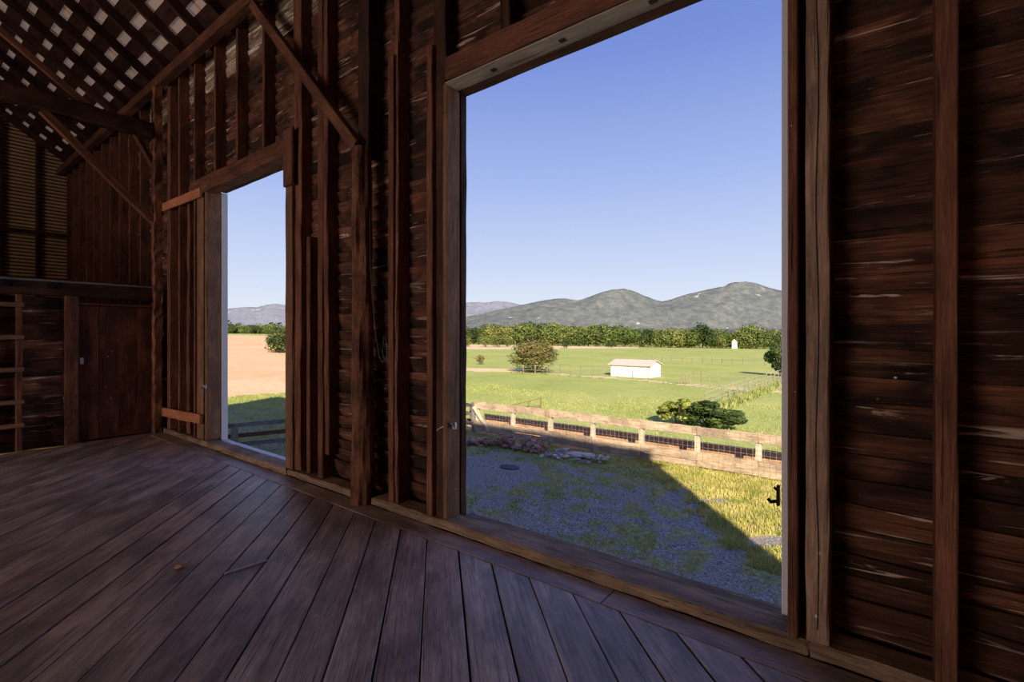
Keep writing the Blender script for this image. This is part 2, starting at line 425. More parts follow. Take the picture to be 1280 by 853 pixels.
# sill plate and its lengths
for a, b, nn in ((-16.4, -9.5, 2.8), (-9.28, -7.55, 2.795), (-7.545, -5.36, 2.79), (-5.355, -4.04, 2.80), (-3.80, -3.56, 2.80), (-3.555, -.30, 2.79), (-.295, 4.3, 2.795)):
    along('sill_plate', a, b, nn, 2.985, .0, .08 if nn != 2.80 else .07, m_sill, G_WALL, rough=.005, end=.015, chamf=.012, segs=int((b - a) / .12))
along('threshold_ledge', D1L, D1R, 2.99, 3.12, -.05, .05, m_white, G_WALL)
along('threshold_ledge', D2L, D2R, 2.99, 3.12, -.05, .055, m_sill, G_WALL)

# ------------------------------------------------------------------ doorways
def hook(name, base, tip, mat, par):
    b, t = Vector(base), Vector(tip)
    mb = MB(); mid = (b + t) / 2 + Vector((0, -.012, .012))
    mb.tube([b, mid, t], .006); mb.tube([b + Vector((-.02, 0, .01)), b + Vector((.02, -.03, .02)), b + Vector((.05, -.01, -.02))], .008)
    mb.box(b.x + .01, b.x + .05, b.y - .010, b.y + .004, b.z - .028, b.z + .024)
    return mb.build(name, mat, par)
G_D1 = empty('door_1', (-6.5, 2.9, 0)); tag(G_D1, 'far narrow-looking barn doorway open to a ploughed field', kind='structure')
upright('jamb', D1L - .045, D1L, NF, 3.03, SZ, LZ0, m_jamb, G_D1, rough=.001)
upright('outer_trim', D1L - .02, D1L + .012, 3.032, 3.115, 0, LZ0, m_white, G_D1, rough=0)
upright('jamb', D1R, S(365.5, 2.81), 2.81, 3.02, SZ, LZ0 - .02, m_jamb, G_D1, rough=.006)
upright('jamb_block', S(353.5, 2.77), S(365, 2.77), 2.77, 2.806, zwall(360, 232, 2.78), 3.9, m_frame, G_D1)
along('lintel', S(236, 2.79), D1R + .03, 2.79, 2.97, LZ0 - .03, LZ1, m_frame, G_D1, rough=.007, chamf=.01, end=.03)
along('outer_lintel', D1L, D1R, 2.985, 3.1, LZ0 + .01, LZ0 + .14, m_dark, G_D1)
G_D2 = empty('door_2', (-1.6, 2.9, 0)); tag(G_D2, 'near wide barn doorway open to the yard and mountains', kind='structure')
upright('jamb', D2L - .05, D2L, NF, 2.985, SZ, LZ0, m_jamb, G_D2, rough=.0015)
upright('outer_trim', D2L - .03, D2L + .006, 2.99, 3.06, -.3, LZ0 + .1, m_dark, G_D2, rough=.005)
upright('jamb', D2R, D2R + .045, 2.775, 2.99, SZ, LZ0 + .6, m_frame, G_D2, rough=.001)
upright('jamb_backing', D2R + .01, -.20, 2.945, 3.02, SZ, 5.5, m_dark, G_D2, rough=0)
upright('outer_trim', -.445, -.395, 3.0, 3.06, -.4, LZ0 + .3, m_white, G_D2, rough=0)
jp = upright('jamb_post', S(1007, 2.8), S(1036, 2.8), 2.80, 2.94, SZ, 5.58, m_post, G_D2, rough=.003, segs=30)
# the long drying check down the post's face
ck = MB(); pts = []
for i in range(26):
    z = .15 + i * .17; pts.append((S(1021.5, 2.8) + .006 * math.sin(i * .9) , 2.7955, z))
ck.tube(pts, .0022, 4); ck.build('drying_crack', m_black, G_D2)
along('lintel', S(557, 2.79), .3, 2.79, 2.97, LZ0 + .003, LZ1 + .01, m_frame, G_D2, rough=.005, chamf=.006)
MB().box(D2L + .0, D2R - .001, 2.81, 2.965, LZ0 - .012, LZ0 - .001).build('lintel_underside', m_soffit, G_D2)
along('outer_lintel', D2L, D2R, 2.97, 3.05, LZ0 - .03, LZ0 + .12, m_dark, G_D2, rough=.004)
mq = MB()
for px, py in ((621, 78), (717, 36)):
    s = -2.845 + (2.0 if False else 0)
for s in (-2.42, -1.80, -1.15): mq.box(s, s + .05, 2.875, 2.91, LZ0 - .016, LZ0 - .0125)
mq.build('bolt_pocket', m_black, G_D2)
hook('hook_latch', (D1L - .03, NF - .004, zwall(262, 484, NF)), (D1L - .16, NF - .02, zwall(258, 487, NF)), m_steel, G_D1)
hook('hook_latch', (D2L + .0, NF + .06, zwall(566, 534, NF)), (D2L - .10, NF - .02, zwall(559, 540, NF)), m_steel, G_D2)
zc = zwall(975, 622, 3.1)
mb = MB(); mb.box(-.47, -.455, 3.0, 3.03, zc - .02, zc + .09); mb.tube([(-.47, 3.02, zc), (-.5, 3.02, zc - .01), (-.515, 3.02, zc + .005)], .011); mb.tube([(-.47, 3.02, zc + .06), (-.485, 3.02, zc + .075)], .008)
mb.build('door_catch', m_black, G_D2)
mb = MB(); z1 = zwall(352, 499, 3.0); mb.tube([(D1R, 3.03, z1), (D1R - .1, 3.03, z1 + .01), (D1R - .13, 3.03, z1 - .02)], .012); mb.build('door_catch', m_black, G_D1)

# ------------------------------------------------------------------ timber frame pieces (each a thing)
def thing(o, label, cat, group=None): return tag(o, label, cat, group)
def log(name, s, n, z0, z1, r0, r1, mat, seed, p=None, lean=(0, 0)):
    V, F = [], []; k = 20; segs = int((z1 - z0) / .045); rr = random.Random(seed)
    for i in range(segs + 1):
        t = i / segs; z = (z1 - z0) * t; r = lerp(r0, r1, t)
        cy = .012 * math.sin(seed + t * 4); cz = .010 * math.sin(seed * 2 + t * 5)
        for j in range(k):
            a = 2 * math.pi * j / k
            q = mnoise.noise(Vector((math.cos(a) * 2.2 + seed, math.sin(a) * 2.2, z * 1.1))) * .22 + mnoise.noise(Vector((math.cos(a) * 7 + seed, math.sin(a) * 7, z * 2.2))) * .22 + rr.uniform(-.02, .02)
            rad = r * (1 + q)
            V.append((z, cy + lean[0] * t + rad * math.cos(a), cz + lean[1] * t + rad * math.sin(a)))
    for i in range(segs):
        for j in range(k):
            F.append((i*k+j, i*k+(j+1)%k, (i+1)*k+(j+1)%k, (i+1)*k+j))
    F.append(tuple(range(k))[::-1]); F.append(tuple(segs*k+j for j in range(k)))
    M, _ = frame((s, n, z0), (s, n, z1), (0, 1, 0))
    return pyd(name, V, F, mat, p, M)
lp = log('log_post', -3.93, 2.79, 0.006, 3.36, .105, .085, m_bark, 3)
thing(lp, 'rough bark-faced log post standing between the two doorways', 'post')
o = upright('upper_post', -4.0, -3.84, 2.79, 2.93, 3.30, PLATE_Z1 - .15, m_dark, None, rough=.006)
thing(o, 'squared dark post standing just behind the rough log post', 'post')
o = along('wall_plate', -16.45, 4.25, 2.68, 2.80, PLATE_Z0, PLATE_Z1, m_frame, None, rough=.004, chamf=.008)
thing(o, 'long reddish beam carrying the rafter feet above the doorways', 'beam')
o = beam('brace', (-3.93, 2.735, 3.36), (-5.99, 2.72, PLATE_Z0 - .035), .085, .11, m_frame, None, zh=(0, 0, 1), wav=.004)
thing(o, 'diagonal brace rising left from the log post to the eave beam', 'brace')
o = upright('corner_post', -9.40, -9.29, 2.68, 2.79, 0.005, PLATE_Z0 - .005, m_bark, None, rough=.012, segs=60)
thing(o, 'waney-edged post at the corner where the plank partition meets the wall', 'post')
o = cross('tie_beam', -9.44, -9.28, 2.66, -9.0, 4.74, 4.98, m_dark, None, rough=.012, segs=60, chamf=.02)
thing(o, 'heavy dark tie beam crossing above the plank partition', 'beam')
o = beam('brace', (-9.36, 2.67, 3.44), (-9.36, 1.38, 4.73), .10, .10, m_frame, None, zh=(0, 0, 1), wav=.005)
thing(o, 'diagonal brace from the corner post up to the dark tie beam', 'brace')
o = beam('strut', (-9.36, 1.86, 4.99), (-9.36, -.4, 6.72), .07, .085, m_frame, None, wav=.01)
thing(o, 'thin crooked pole climbing from the tie beam towards the roof', 'strut')
o = beam('brace', (-9.46, 2.74, 4.3), (-11.0, 2.74, PLATE_Z0 - .02), .07, .09, m_frame, None)
thing(o, 'short brace beyond the corner post reaching the eave beam', 'brace')
o = cross('tie_beam', -4.02, -3.84, 2.66, -9.0, 4.77, 4.99, m_dark, None, rough=.008, chamf=.015)
thing(o, 'dark tie beam running overhead from the log post', 'beam')
o = log('log_strut', -15.6, 2.5, 4.2, 5.55, .10, .09, m_bark, 9, lean=(.0, .0))
bpy.data.objects.remove(o)
# nailed-on boards by the far doorway
zb = [(S(194, 2.8), S(247, 2.8))]
o = beam('nailed_board', (S(194, 2.76), 2.80, zwall(195, 261, 2.76)), (S(247.5, 2.76), 2.80, zwall(247.5, 239.5, 2.76)), .035, .135, m_orange, None)
thing(o, 'orange-brown board nailed level at the upper left of the far doorway', 'board')
o = beam('nailed_board', (S(200, 2.80), 2.80, zwall(200, 514, 2.80)), (S(251.5, 2.80), 2.80, zwall(251.5, 524.5, 2.80)), .04, .14, m_orange, None)
thing(o, 'pale orange board nailed low across the studs left of the far doorway', 'board')

# ------------------------------------------------------------------ partition with its plank door and ladder
PS = -9.42        # face looking at the camera
G_PART = empty('wall_partition'); tag(G_PART, 'low dark plank partition across the barn end', kind='structure')
cross('head_beam', PS - .1, PS + .03, 2.79, -9.0, 2.15, 2.39, m_dark, G_PART, rough=.008, chamf=.012, segs=50)
def pn(px): return NP(px, PS)
upright('partition_post', PS - .09, PS + .04, pn(81), pn(97), 0.005, 2.15, m_frame, G_PART, rough=.006)
upright('partition_post', PS - .09, PS + .05, pn(-22), pn(-10), 0.005, 2.15, m_frame, G_PART)
z = .01
while z < 2.12:
    h = R.uniform(.2, .27); h = min(h, 2.14 - z)
    cross('partition_board', PS - .085, PS - .06 + R.uniform(-.006, .006), pn(80.5), -9.0, z, z + h - .006, m_siding, G_PART, rough=.003, chamf=.003)
    z += h
for px in (-120,): pass
for n_ in (-.6, -2.6, -4.6, -6.6): upright('partition_post', PS - .09, PS + .04, n_ - .07, n_ + .07, 0.005, 2.15, m_frame, G_PART)
G_D3 = empty('door_3', (PS, 2.2, 0)); tag(G_D3, 'brown board door in the partition', kind='structure')
zt = 2.02; na, nb = pn(98.5), pn(190)
n_ = na
while n_ < nb - .02:
    w = min(.235, nb - n_); upright('door_board', PS - .05, PS - .02 + R.uniform(-.002, .002), n_ + .0015, n_ + w - .0015, .02, zt, m_doorw, G_D3, rough=.0008, chamf=.002); n_ += w
upright('door_jamb', PS - .06, PS + .03, na - .03, na - .003, .005, 2.10, m_jamb, G_D3)
upright('door_jamb', PS - .06, PS + .03, nb + .004, nb + .06, .005, 2.10, m_frame, G_D3)
cross('door_head', PS - .06, PS + .03, na, nb, zt + .012, zt + .045, m_frame, G_D3)
mb = MB(); mb.box(PS - .018, PS + .02, na + .01, na + .05, 1.16, 1.25); mb.tube([(PS + .01, na + .03, 1.25), (PS + .03, na + .03, 1.21), (PS + .01, na + .03, 1.17)], .006); mb.build('door_latch', m_steel, G_D3)
# ladder
lb = pn(20)
G_LAD = empty('ladder', (PS + .08, lb - .3, 0)); tag(G_LAD, 'rough wooden wall ladder left of the partition door', 'ladder')
upright('ladder_rail', PS + .045, PS + .10, pn(18.5), pn(26.5), .004, 2.14, m_frame, G_LAD, rough=.005)
upright('ladder_rail', PS + .045, PS + .10, pn(18.5) - .62, pn(26.5) - .62, .004, 2.14, m_frame, G_LAD, rough=.005)
for z in (.36, .68, 1.12, 1.56, 2.0):
    cross('rung', PS + .102, PS + .13, pn(27) - .68, pn(28), z - .03, z + .03, m_jamb, G_LAD)
# track rollers on the head beam
for i, (px, lab) in enumerate(((12, 'black iron track bracket on the partition beam above the ladder'), (68, 'black iron track bracket on the partition beam left of the plank door'))):
    c = pn(px); mb = MB(); mb.box(PS + .032, PS + .05, c - .07, c + .07, 2.25, 2.34)
    mb.tube([(PS + .05, c - .05, 2.27), (PS + .09, c - .05, 2.27)], .03, 10); mb.tube([(PS + .05, c + .05, 2.27), (PS + .09, c + .05, 2.27)], .03, 10)
    thing(mb.build('track_bracket', m_black), lab, 'bracket')
o = cross('track_rail', PS + .035, PS + .06, pn(195), -3, 2.345, 2.37, m_rail, None, rough=0, chamf=0); thing(o, 'thin rusty sliding-door rail along the partition beam', 'rail')
# yellow cord along the floor edge
yc = MB(); yp = []
for i in range(30):
    t = i / 29; n_ = lerp(pn(-5), pn(75), t); yp.append((PS + .12 + .03 * math.sin(t * 9), n_, .008 + .0))
yc.tube(yp, .006, 5); thing(yc.build('cord', plain('yellow_cord', (.6, .42, .06), .6)), 'thin yellow cord lying at the foot of the partition', 'cord')

# ------------------------------------------------------------------ far gable, clad in corrugated metal
_nt = m_corr.node_tree; _b = _nt.nodes['Principled BSDF']; _src = _b.inputs['Base Color'].links[0].from_socket
_tc = _nt.nodes.new('ShaderNodeTexCoord'); _sx = _nt.nodes.new('ShaderNodeSeparateXYZ'); _nt.links.new(_tc.outputs['Object'], _sx.inputs[0])
_mm = _nt.nodes.new('ShaderNodeMath'); _mm.operation = 'MODULO'; _mm.inputs[1].default_value = .085; _nt.links.new(_sx.outputs['Z'], _mm.inputs[0])
_m2 = _nt.nodes.new('ShaderNodeMath'); _m2.operation = 'MULTIPLY'; _m2.inputs[1].default_value = 1 / .085; _nt.links.new(_mm.outputs[0], _m2.inputs[0])
_rp = ramp(_nt, _m2.outputs[0], ((0, (.10, .08, .07)), (.30, (.2, .17, .15)), (.55, (1, 1, 1)), (.9, (1, 1, 1)), (1, (.3, .25, .2))))   # groove shade painted into the colour as dark stripes
_nt.links.new(mix(_nt, 1.0, _src, _rp, 'MULTIPLY'), _b.inputs['Base Color'])
G_LEFT = empty('wall_left'); tag(G_LEFT, 'far gable wall of corrugated metal between dark studs', kind='structure')
n_ = 2.96; NRIDGE = -2.0
SL = .70
def roofz(n): return 5.86 + (2.74 - n) * SL if n > NRIDGE else 5.86 + (2.74 - NRIDGE) * SL - (NRIDGE - n) * .5
def gable(GS, par, step_n=.62):
    n_ = 2.96
    while n_ > -9.1:
        a, b = n_ - step_n, n_
        V, F = [], []; ta, tb = roofz(a) + .27, roofz(b) + .27; zt = max(ta, tb); k = int(zt / .017)
        for i in range(k + 1):
            z = zt * i / k; q_ = (z / .085) % 1.0; d = .034 * (q_ / .8 if q_ < .8 else (1 - q_) / .2)
            V += [(GS + d, a, min(z, ta)), (GS + d, b, min(z, tb))]
        for i in range(k): F.append((2*i, 2*i+1, 2*i+3, 2*i+2))
        pyd('corrugated_sheet', V, F, m_corr, par, smooth=True)
        if b < 2.8: upright('stud', GS + .012, GS + .14, b - .03, b + .03, 0, roofz(b) + .12, m_dark, par)
        n_ -= step_n
gable(GS, G_LEFT)
for i in range(12):
    a = 2.9 - i * .98
    if a > -8.5: cross('girt', GS + .10, GS + .17, a, a - .97, 4.02, 4.12, m_dark, G_LEFT); cross('girt', GS + .10, GS + .17, a, a - .97, 2.3, 2.42, m_dark, G_LEFT)
# off-camera walls
G_RIGHT = empty('wall_right'); tag(G_RIGHT, 'near gable wall behind the viewer', kind='structure')
V, F = [], []
MB().box(4.3, 4.36, -9.0, 3.04, -.1, 5.8).build('gable_boards', m_siding, G_RIGHT)
pyd('gable_boards', [(4.3, 3.0, 5.75), (4.3, -9.0, 5.75), (4.3, NRIDGE, roofz(NRIDGE) - .05), (4.36, 3.0, 5.75), (4.36, -9.0, 5.75), (4.36, NRIDGE, roofz(NRIDGE) - .05)], [(0, 1, 2), (3, 5, 4), (0, 3, 4, 1), (1, 4, 5, 2), (2, 5, 3, 0)], m_siding, G_RIGHT)
G_REAR = empty('wall_rear'); tag(G_REAR, 'rear plank wall behind the viewer', kind='structure')
MB().box(-16.5, 4.36, -9.06, -9.0, -.1, 5.7).build('rear_boards', m_siding, G_REAR)
s = -16
while s < 4.2: upright('stud', s, s + .05, -8.99, -8.86, 0, 5.6, m_frame, G_REAR); s += 1.3

# ------------------------------------------------------------------ roof
G_ROOF = empty('ceiling'); tag(G_ROOF, 'open rafter roof with gapped boards under tan metal', kind='structure')
dv = Vector((0, -1, SL)).normalized(); up = Vector((0, SL, 1)).normalized()
def rp(s, n, off): return Vector((s, n, roofz(n))) + up * off
s = -17.05 + .0
ROFF = .155
raf = []
s = -7.06
while s > -16.35: raf.append(s); s -= .69
s = -7.06 + .69
while s < 4.25: raf.append(s); s += .69
for s in raf:
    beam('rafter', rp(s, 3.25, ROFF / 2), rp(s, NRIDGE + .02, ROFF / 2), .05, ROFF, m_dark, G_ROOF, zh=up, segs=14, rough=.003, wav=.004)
# sheathing boards with open gaps
q = 0.0; L_ = (3.35 - NRIDGE) * math.sqrt(1 + SL * SL)
pstart = Vector((0, 3.35, roofz(3.35)))
k = 0
while q < L_ - .24:
    wdt = R.uniform(.205, .228)
    a = -16.6
    c = pstart + dv * (q + wdt / 2) + up * (ROFF + .013)
    while a < 4.4:
        b = min(4.4, a + R.choice((3.4, 4.1, 4.8)))
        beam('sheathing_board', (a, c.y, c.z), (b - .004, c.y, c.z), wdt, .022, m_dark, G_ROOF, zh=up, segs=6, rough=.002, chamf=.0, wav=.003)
        a = b
    q += .345
# tan metal laid over them: ribbed sheets
def rsheet(s0, s1, n0, n1, sgn):
    V, F = [], []; kk = max(2, int((s1 - s0) / .05)); off = ROFF + .045
    for i in range(kk + 1):
        s = lerp(s0, s1, i / kk); d = .006 * (1 if i % 4 == 0 else 0)
        for n in (n0, n1):
            z = roofz(n); p_ = Vector((s, n, z)) + Vector((0, SL * sgn, 1)).normalized() * (off + d); V.append(p_)
    for i in range(kk): F.append((2*i, 2*i+1, 2*i+3, 2*i+2))
    return V, F
a = -16.75
while a < 4.7:
    b = min(4.7, a + .92); V, F = rsheet(a - .03, b + .03, 3.42, NRIDGE + .0, 1); pyd('roof_sheet', V, F, m_tanmetal, G_ROOF)
    a = b
V, F = rsheet(-16.75, 4.7, NRIDGE, -9.4, -1); pyd('rear_roof_sheet', V, F, m_tanmetal, G_ROOF)
mb = MB()
for s in raf: mb.bar(Vector((s, NRIDGE - .02, roofz(NRIDGE) + .09)), Vector((s, -9.2, roofz(-9.2) + .09)), .05, .15)
mb.build('rear_rafters', m_dark, G_ROOF)
mb = MB(); qq = 0
while qq < 7.2:
    yy = NRIDGE - .1 - qq * .82; mb.bar((-16.6, yy, roofz(yy) + .2), (4.4, yy, roofz(yy) + .2), .24, .02, zh=(0, -SL, 1)); qq += .345
mb.build('rear_sheathing', m_dark, G_ROOF)
MB().box(-16.65, 4.45, 3.0, 3.4, 5.26, 5.28).build('eave_board', m_siding_old, G_ROOF)

# ------------------------------------------------------------------ small things indoors
# loose wire hanging between the log post and the paired studs
wm = plain('old_grey_wire', (.10, .085, .08), .6)
wp = []
for (px, py) in ((460, 195), (462, 260), (463, 330), (466, 380), (470, 420), (474, 446), (478, 453), (483, 450), (484, 430), (480, 420), (478, 440), (481, 452)):
    wp.append((S(px, 2.80), 2.80, zwall(px, py, 2.80)))
mb = MB(); mb.tube(wp, .0045, 5); thing(mb.build('wire', wm), 'thin grey wire hanging loose beside the rough log post', 'wire')
# dry leaf and pale scratch on the floor
def fpt(px, py):
    Z = FPX * CH / (py - HY); p_ = c2w((px - CX) / FPX * Z, Z, -CH); return p_
c = fpt(226, 710); V = [(c.x + .035 * math.cos(a) * (1 + .4 * (i % 2)), c.y + .03 * math.sin(a) * (1 + .4 * (i % 2)), .006 + .012 * (i % 3 == 0)) for i, a in enumerate([k_ * math.pi / 5 for k_ in range(10)])] + [(c.x, c.y, .014)]
o = pyd('dry_leaf', V, [(i, (i + 1) % 10, 10) for i in range(10)], plain('dry_leaf', (.5, .26, .14), .8)); thing(o, 'small curled orange-brown dry leaf on the floor planks', 'leaf')
a, b = fpt(281, 719), fpt(334, 702); mb = MB(); mb.tube([(a.x, a.y, .008), ((a.x+b.x)/2, (a.y+b.y)/2 + .008, .009), (b.x, b.y, .008)], .006, 5)  # white floor scratch built as a thin raised strip
thing(mb.build('scratch', plain('pale_scratch', (.55, .5, .52), .6)), 'pale scratch running across the floor planks', 'mark')

# ------------------------------------------------------------------ land outside
def vn(x, y, sc, seed=0.0): return mnoise.noise(Vector((x * sc + seed, y * sc - seed, seed)))
def fbm(x, y, sc, seed=0.0): return vn(x, y, sc, seed) + .5 * vn(x, y, sc * 2.1, seed + 3) + .25 * vn(x, y, sc * 4.3, seed + 7)
FN = 15.5                                   # line of the board fence
def green(x, y):                            # how grassy the yard is, 0..1
    Xc, Zc = w2c(x, y)
    far = max(0, min(1, (y - 7.5) / 5.0))
    v = -.06 + fbm(x, y, .62, 2.0) * .65 + fbm(x, y, 2.0, 5.0) * .95 + fbm(x, y, 6.0, 8.0) * .35 + far * .30 + (.4 if y > 13.4 else 0)
    px = CX + FPX * Xc / max(Zc, 1); py = HY + FPX * EYE / max(Zc, 1)
    # gravel pad by the left of the fence
    dx, dy = (px - 615) / 62, (py - 592) / 17
    if dx * dx + dy * dy < 1: v -= .9
    # lawn corner on the right, its zone traced from the barn shadow's edge
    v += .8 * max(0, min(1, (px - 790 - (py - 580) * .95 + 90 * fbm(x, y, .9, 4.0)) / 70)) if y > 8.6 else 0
    if py > 655: v += .02 * 0
    if (px - 962) ** 2 / 30 ** 2 + (py - 678) ** 2 / 8 ** 2 < 1: v = 0
    return max(0, min(1, v * 2.0))
def ground_mat(name, gravel):
    m, nt, bs = newmat(name); L = nt.links.new
    at = N(nt, 'ShaderNodeAttribute', attribute_name='grass'); tc = N(nt, 'ShaderNodeTexCoord')
    def ns(sc, det=6): q = N(nt, 'ShaderNodeTexNoise'); q.inputs['Scale'].default_value = sc; q.inputs['Detail'].default_value = det; q.inputs['Roughness'].default_value = .7; L(tc.outputs['Object'], q.inputs[0]); return q.outputs[0]
    gr = ramp(nt, ns(22), ((.40, (.12, .11, .10)), (.5, (.27, .25, .235)), (.62, (.56, .52, .48))))
    dt = ramp(nt, ns(3.0), ((.5, (0, 0, 0)), (.7, (1, 1, 1))))
    gr = mix(nt, dt, gr, (.32, .26, .20))
    gg = ramp(nt, ns(9), ((.34, (.19, .20, .06)), (.52, (.40, .37, .14)), (.70, (.62, .52, .27))))
    c = mix(nt, at.outputs['Fac'], gr, gg)
    L(c, bs.inputs['Base Color']); bs.inputs['Roughness'].default_value = .95; bs.inputs['Specular IOR Level'].default_value = .1
    bp = N(nt, 'ShaderNodeBump'); bp.inputs['Strength'].default_value = .8; bp.inputs['Distance'].default_value = .03; L(ns(26), bp.inputs['Height']); L(bp.outputs[0], bs.inputs['Normal'])
    return m
m_yard = ground_mat('gravel_and_grass', True)
# yard: a fine grid from the footing to the fence
x0, x1, y0, y1 = -30.0, 8.0, 3.04, FN + .25; dx = .14
nx, ny = int((x1 - x0) / dx), int((y1 - y0) / dx)
V, F, A = [], [], []
for j in range(ny + 1):
    for i in range(nx + 1):
        x, y = lerp(x0, x1, i / nx), lerp(y0, y1, j / ny); g = green(x, y)
        V.append((x, y, YARD + .03 * vn(x, y, .7, 1) + .01 * g)); A.append(g)
for j in range(ny):
    for i in range(nx):
        a = j * (nx + 1) + i; F.append((a, a + 1, a + nx + 2, a + nx + 1))
o = pyd('yard_ground', V, F, m_yard); at = o.data.attributes.new('grass', 'FLOAT', 'POINT'); at.data.foreach_set('value', A)
o.data.shade_smooth(); tag(o, 'shaded gravel yard with scattered grass below the doorway', kind='structure')
MB().box(-60, 40, -60, 3.04, YARD - .4, YARD - .01).build('ground_around_barn', m_yard)
tag(bpy.data.objects['ground_around_barn'], 'ground around the barn', kind='structure')

def grass_mesh(name, pts, hmin, hmax, wdt, mat, label, lean=.5):
    n = len(pts); P = np.array(pts, dtype=np.float32)
    hh = NR.uniform(hmin, hmax, n); an = NR.uniform(0, 2 * np.pi, n); le = NR.uniform(0, lean, n) * hh; a2 = NR.uniform(0, 2 * np.pi, n)
    dx_, dy_ = np.cos(an) * wdt / 2, np.sin(an) * wdt / 2
    V = np.empty((n, 3, 3), np.float32)
    V[:, 0] = P + np.stack([dx_, dy_, 0 * hh], 1); V[:, 1] = P - np.stack([dx_, dy_, 0 * hh], 1)
    V[:, 2] = P + np.stack([np.cos(a2) * le, np.sin(a2) * le, hh], 1)
    me = bpy.data.meshes.new(name); me.vertices.add(3 * n); me.vertices.foreach_set('co', V.reshape(-1))
    me.loops.add(3 * n); me.loops.foreach_set('vertex_index', np.arange(3 * n, dtype=np.int32))
    me.polygons.add(n); me.polygons.foreach_set('loop_start', np.arange(0, 3 * n, 3, dtype=np.int32)); me.polygons.foreach_set('loop_total', np.full(n, 3, np.int32))
    me.update(); me.validate()
    o = link(name, me, mat); tag(o, label, 'grass', kind='stuff'); return o
def leafmat(name, c0, c1, c2, scale=3.0, rnd=.25, trans=.25):
    m, nt, bs = newmat(name); L = nt.links.new
    gm = N(nt, 'ShaderNodeNewGeometry'); oi = N(nt, 'ShaderNodeObjectInfo')
    q = N(nt, 'ShaderNodeTexNoise'); q.inputs['Scale'].default_value = scale; q.inputs['Detail'].default_value = 5; L(gm.outputs['Position'], q.inputs[0])
    wn = N(nt, 'ShaderNodeMath', operation='MULTIPLY_ADD'); L(gm.outputs['Random Per Island'], wn.inputs[0]); wn.inputs[1].default_value = .3; L(q.outputs[0], wn.inputs[2])
    wn2 = N(nt, 'ShaderNodeMath', operation='MULTIPLY_ADD'); L(oi.outputs['Random'], wn2.inputs[0]); wn2.inputs[1].default_value = rnd; L(wn.outputs[0], wn2.inputs[2])
    c = ramp(nt, wn2.outputs[0], ((.45 , c0), (.65 + rnd / 2, c1), (.9 + rnd / 2, c2)))
    L(c, bs.inputs['Base Color']); bs.inputs['Roughness'].default_value = .8; bs.inputs['Specular IOR Level'].default_value = .15
    tr = N(nt, 'ShaderNodeBsdfTranslucent'); L(c, tr.inputs[0]); ms = N(nt, 'ShaderNodeMixShader'); ms.inputs[0].default_value = trans
    L(bs.outputs[0], ms.inputs[1]); L(tr.outputs[0], ms.inputs[2]); L(ms.outputs[0], nt.nodes['Material Output'].inputs[0])
    return m
m_grass = leafmat('grass_blades', (.14, .22, .05), (.30, .36, .10), (.54, .50, .24), 1.2, 0)
m_lawn = leafmat('sun_tinted_lawn', (.29, .33, .085), (.50, .475, .145), (.74, .63, .28), 1.6, 0)  # yellower, brighter copy of the grass; sunlight put into its colour
m_grass2 = leafmat('meadow_tuft_blades', (.26, .32, .085), (.38, .41, .13), (.52, .49, .2), 1.2, 0)  # the meadow tufts' own yellow-green
pts = []; pts2 = []
rr = random.Random(5)
while len(pts) < 90000:
    x, y = rr.uniform(-22, 2.5), 3.3 + (FN - 3.4) * rr.random() ** .8
    Xc, Zc = w2c(x, y)
    if Zc < 4 or not (-.72 < Xc / Zc < .62): continue
    g = green(x, y)
    if rr.random() > g * .95 + .03: continue
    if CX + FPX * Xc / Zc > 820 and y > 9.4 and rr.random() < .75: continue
    pts.append((x, y, YARD + .03 * vn(x, y, .7, 1)))
grass_mesh('yard_grass', pts, .015, .07, .018, m_grass, 'short patchy grass growing over the gravel yard')
# land beyond the fence, in bands; each band is its own ground object
def band(name, us, Zs, zone, mat, label, dz=0.0):
    V, F = [], []; idx = {}
    for zi in range(len(Zs)):
        for ui in range(len(us)):
            X = us[ui] * Zs[zi]; p_ = c2w(X, Zs[zi], zrel(X, Zs[zi]) + dz); V.append(p_)
    nu = len(us)
    for zi in range(len(Zs) - 1):
        for ui in range(nu - 1):
            Zm = math.sqrt(Zs[zi] * Zs[zi+1]); Xm = (us[ui] + us[ui+1]) / 2 * Zm
            if zone(Xm, Zm): a = zi * nu + ui; F.append((a, a + 1, a + nu + 1, a + nu))
    o = pyd(name, V, F, mat, smooth=True)
    bm = bmesh.new(); bm.from_mesh(o.data); bmesh.ops.delete(bm, geom=[v for v in bm.verts if not v.link_faces], context='VERTS'); bmesh.ops.recalc_face_normals(bm, faces=bm.faces); bm.to_mesh(o.data); bm.free()
    tag(o, label, kind='structure'); return o
def fieldmat(name, c0, c1, c2, s1=.25, s2=4.0, stripes=0.0, ang=0.0):
    m, nt, bs = newmat(name); L = nt.links.new; tc = N(nt, 'ShaderNodeTexCoord')
    def ns(sc, det=8): q = N(nt, 'ShaderNodeTexNoise'); q.inputs['Scale'].default_value = sc; q.inputs['Detail'].default_value = det; q.inputs['Roughness'].default_value = .7; L(tc.outputs['Object'], q.inputs[0]); return q.outputs[0]
    a = N(nt, 'ShaderNodeMath', operation='ADD'); L(ns(s1), a.inputs[0]); L(ns(s2), a.inputs[1])
    h = N(nt, 'ShaderNodeMath', operation='MULTIPLY'); L(a.outputs[0], h.inputs[0]); h.inputs[1].default_value = .5
    c = ramp(nt, h.outputs[0], ((.38, c0), (.5, c1), (.62, c2)))
    L(c, bs.inputs['Base Color']); bs.inputs['Roughness'].default_value = 1; bs.inputs['Specular IOR Level'].default_value = .05
    return m
us = [lerp(-1.6, 1.6, i / 320) for i in range(321)]
Zs = [12.0]
while Zs[-1] < 420: Zs.append(Zs[-1] * 1.02)
Zs.append(900); Zs.append(2600)
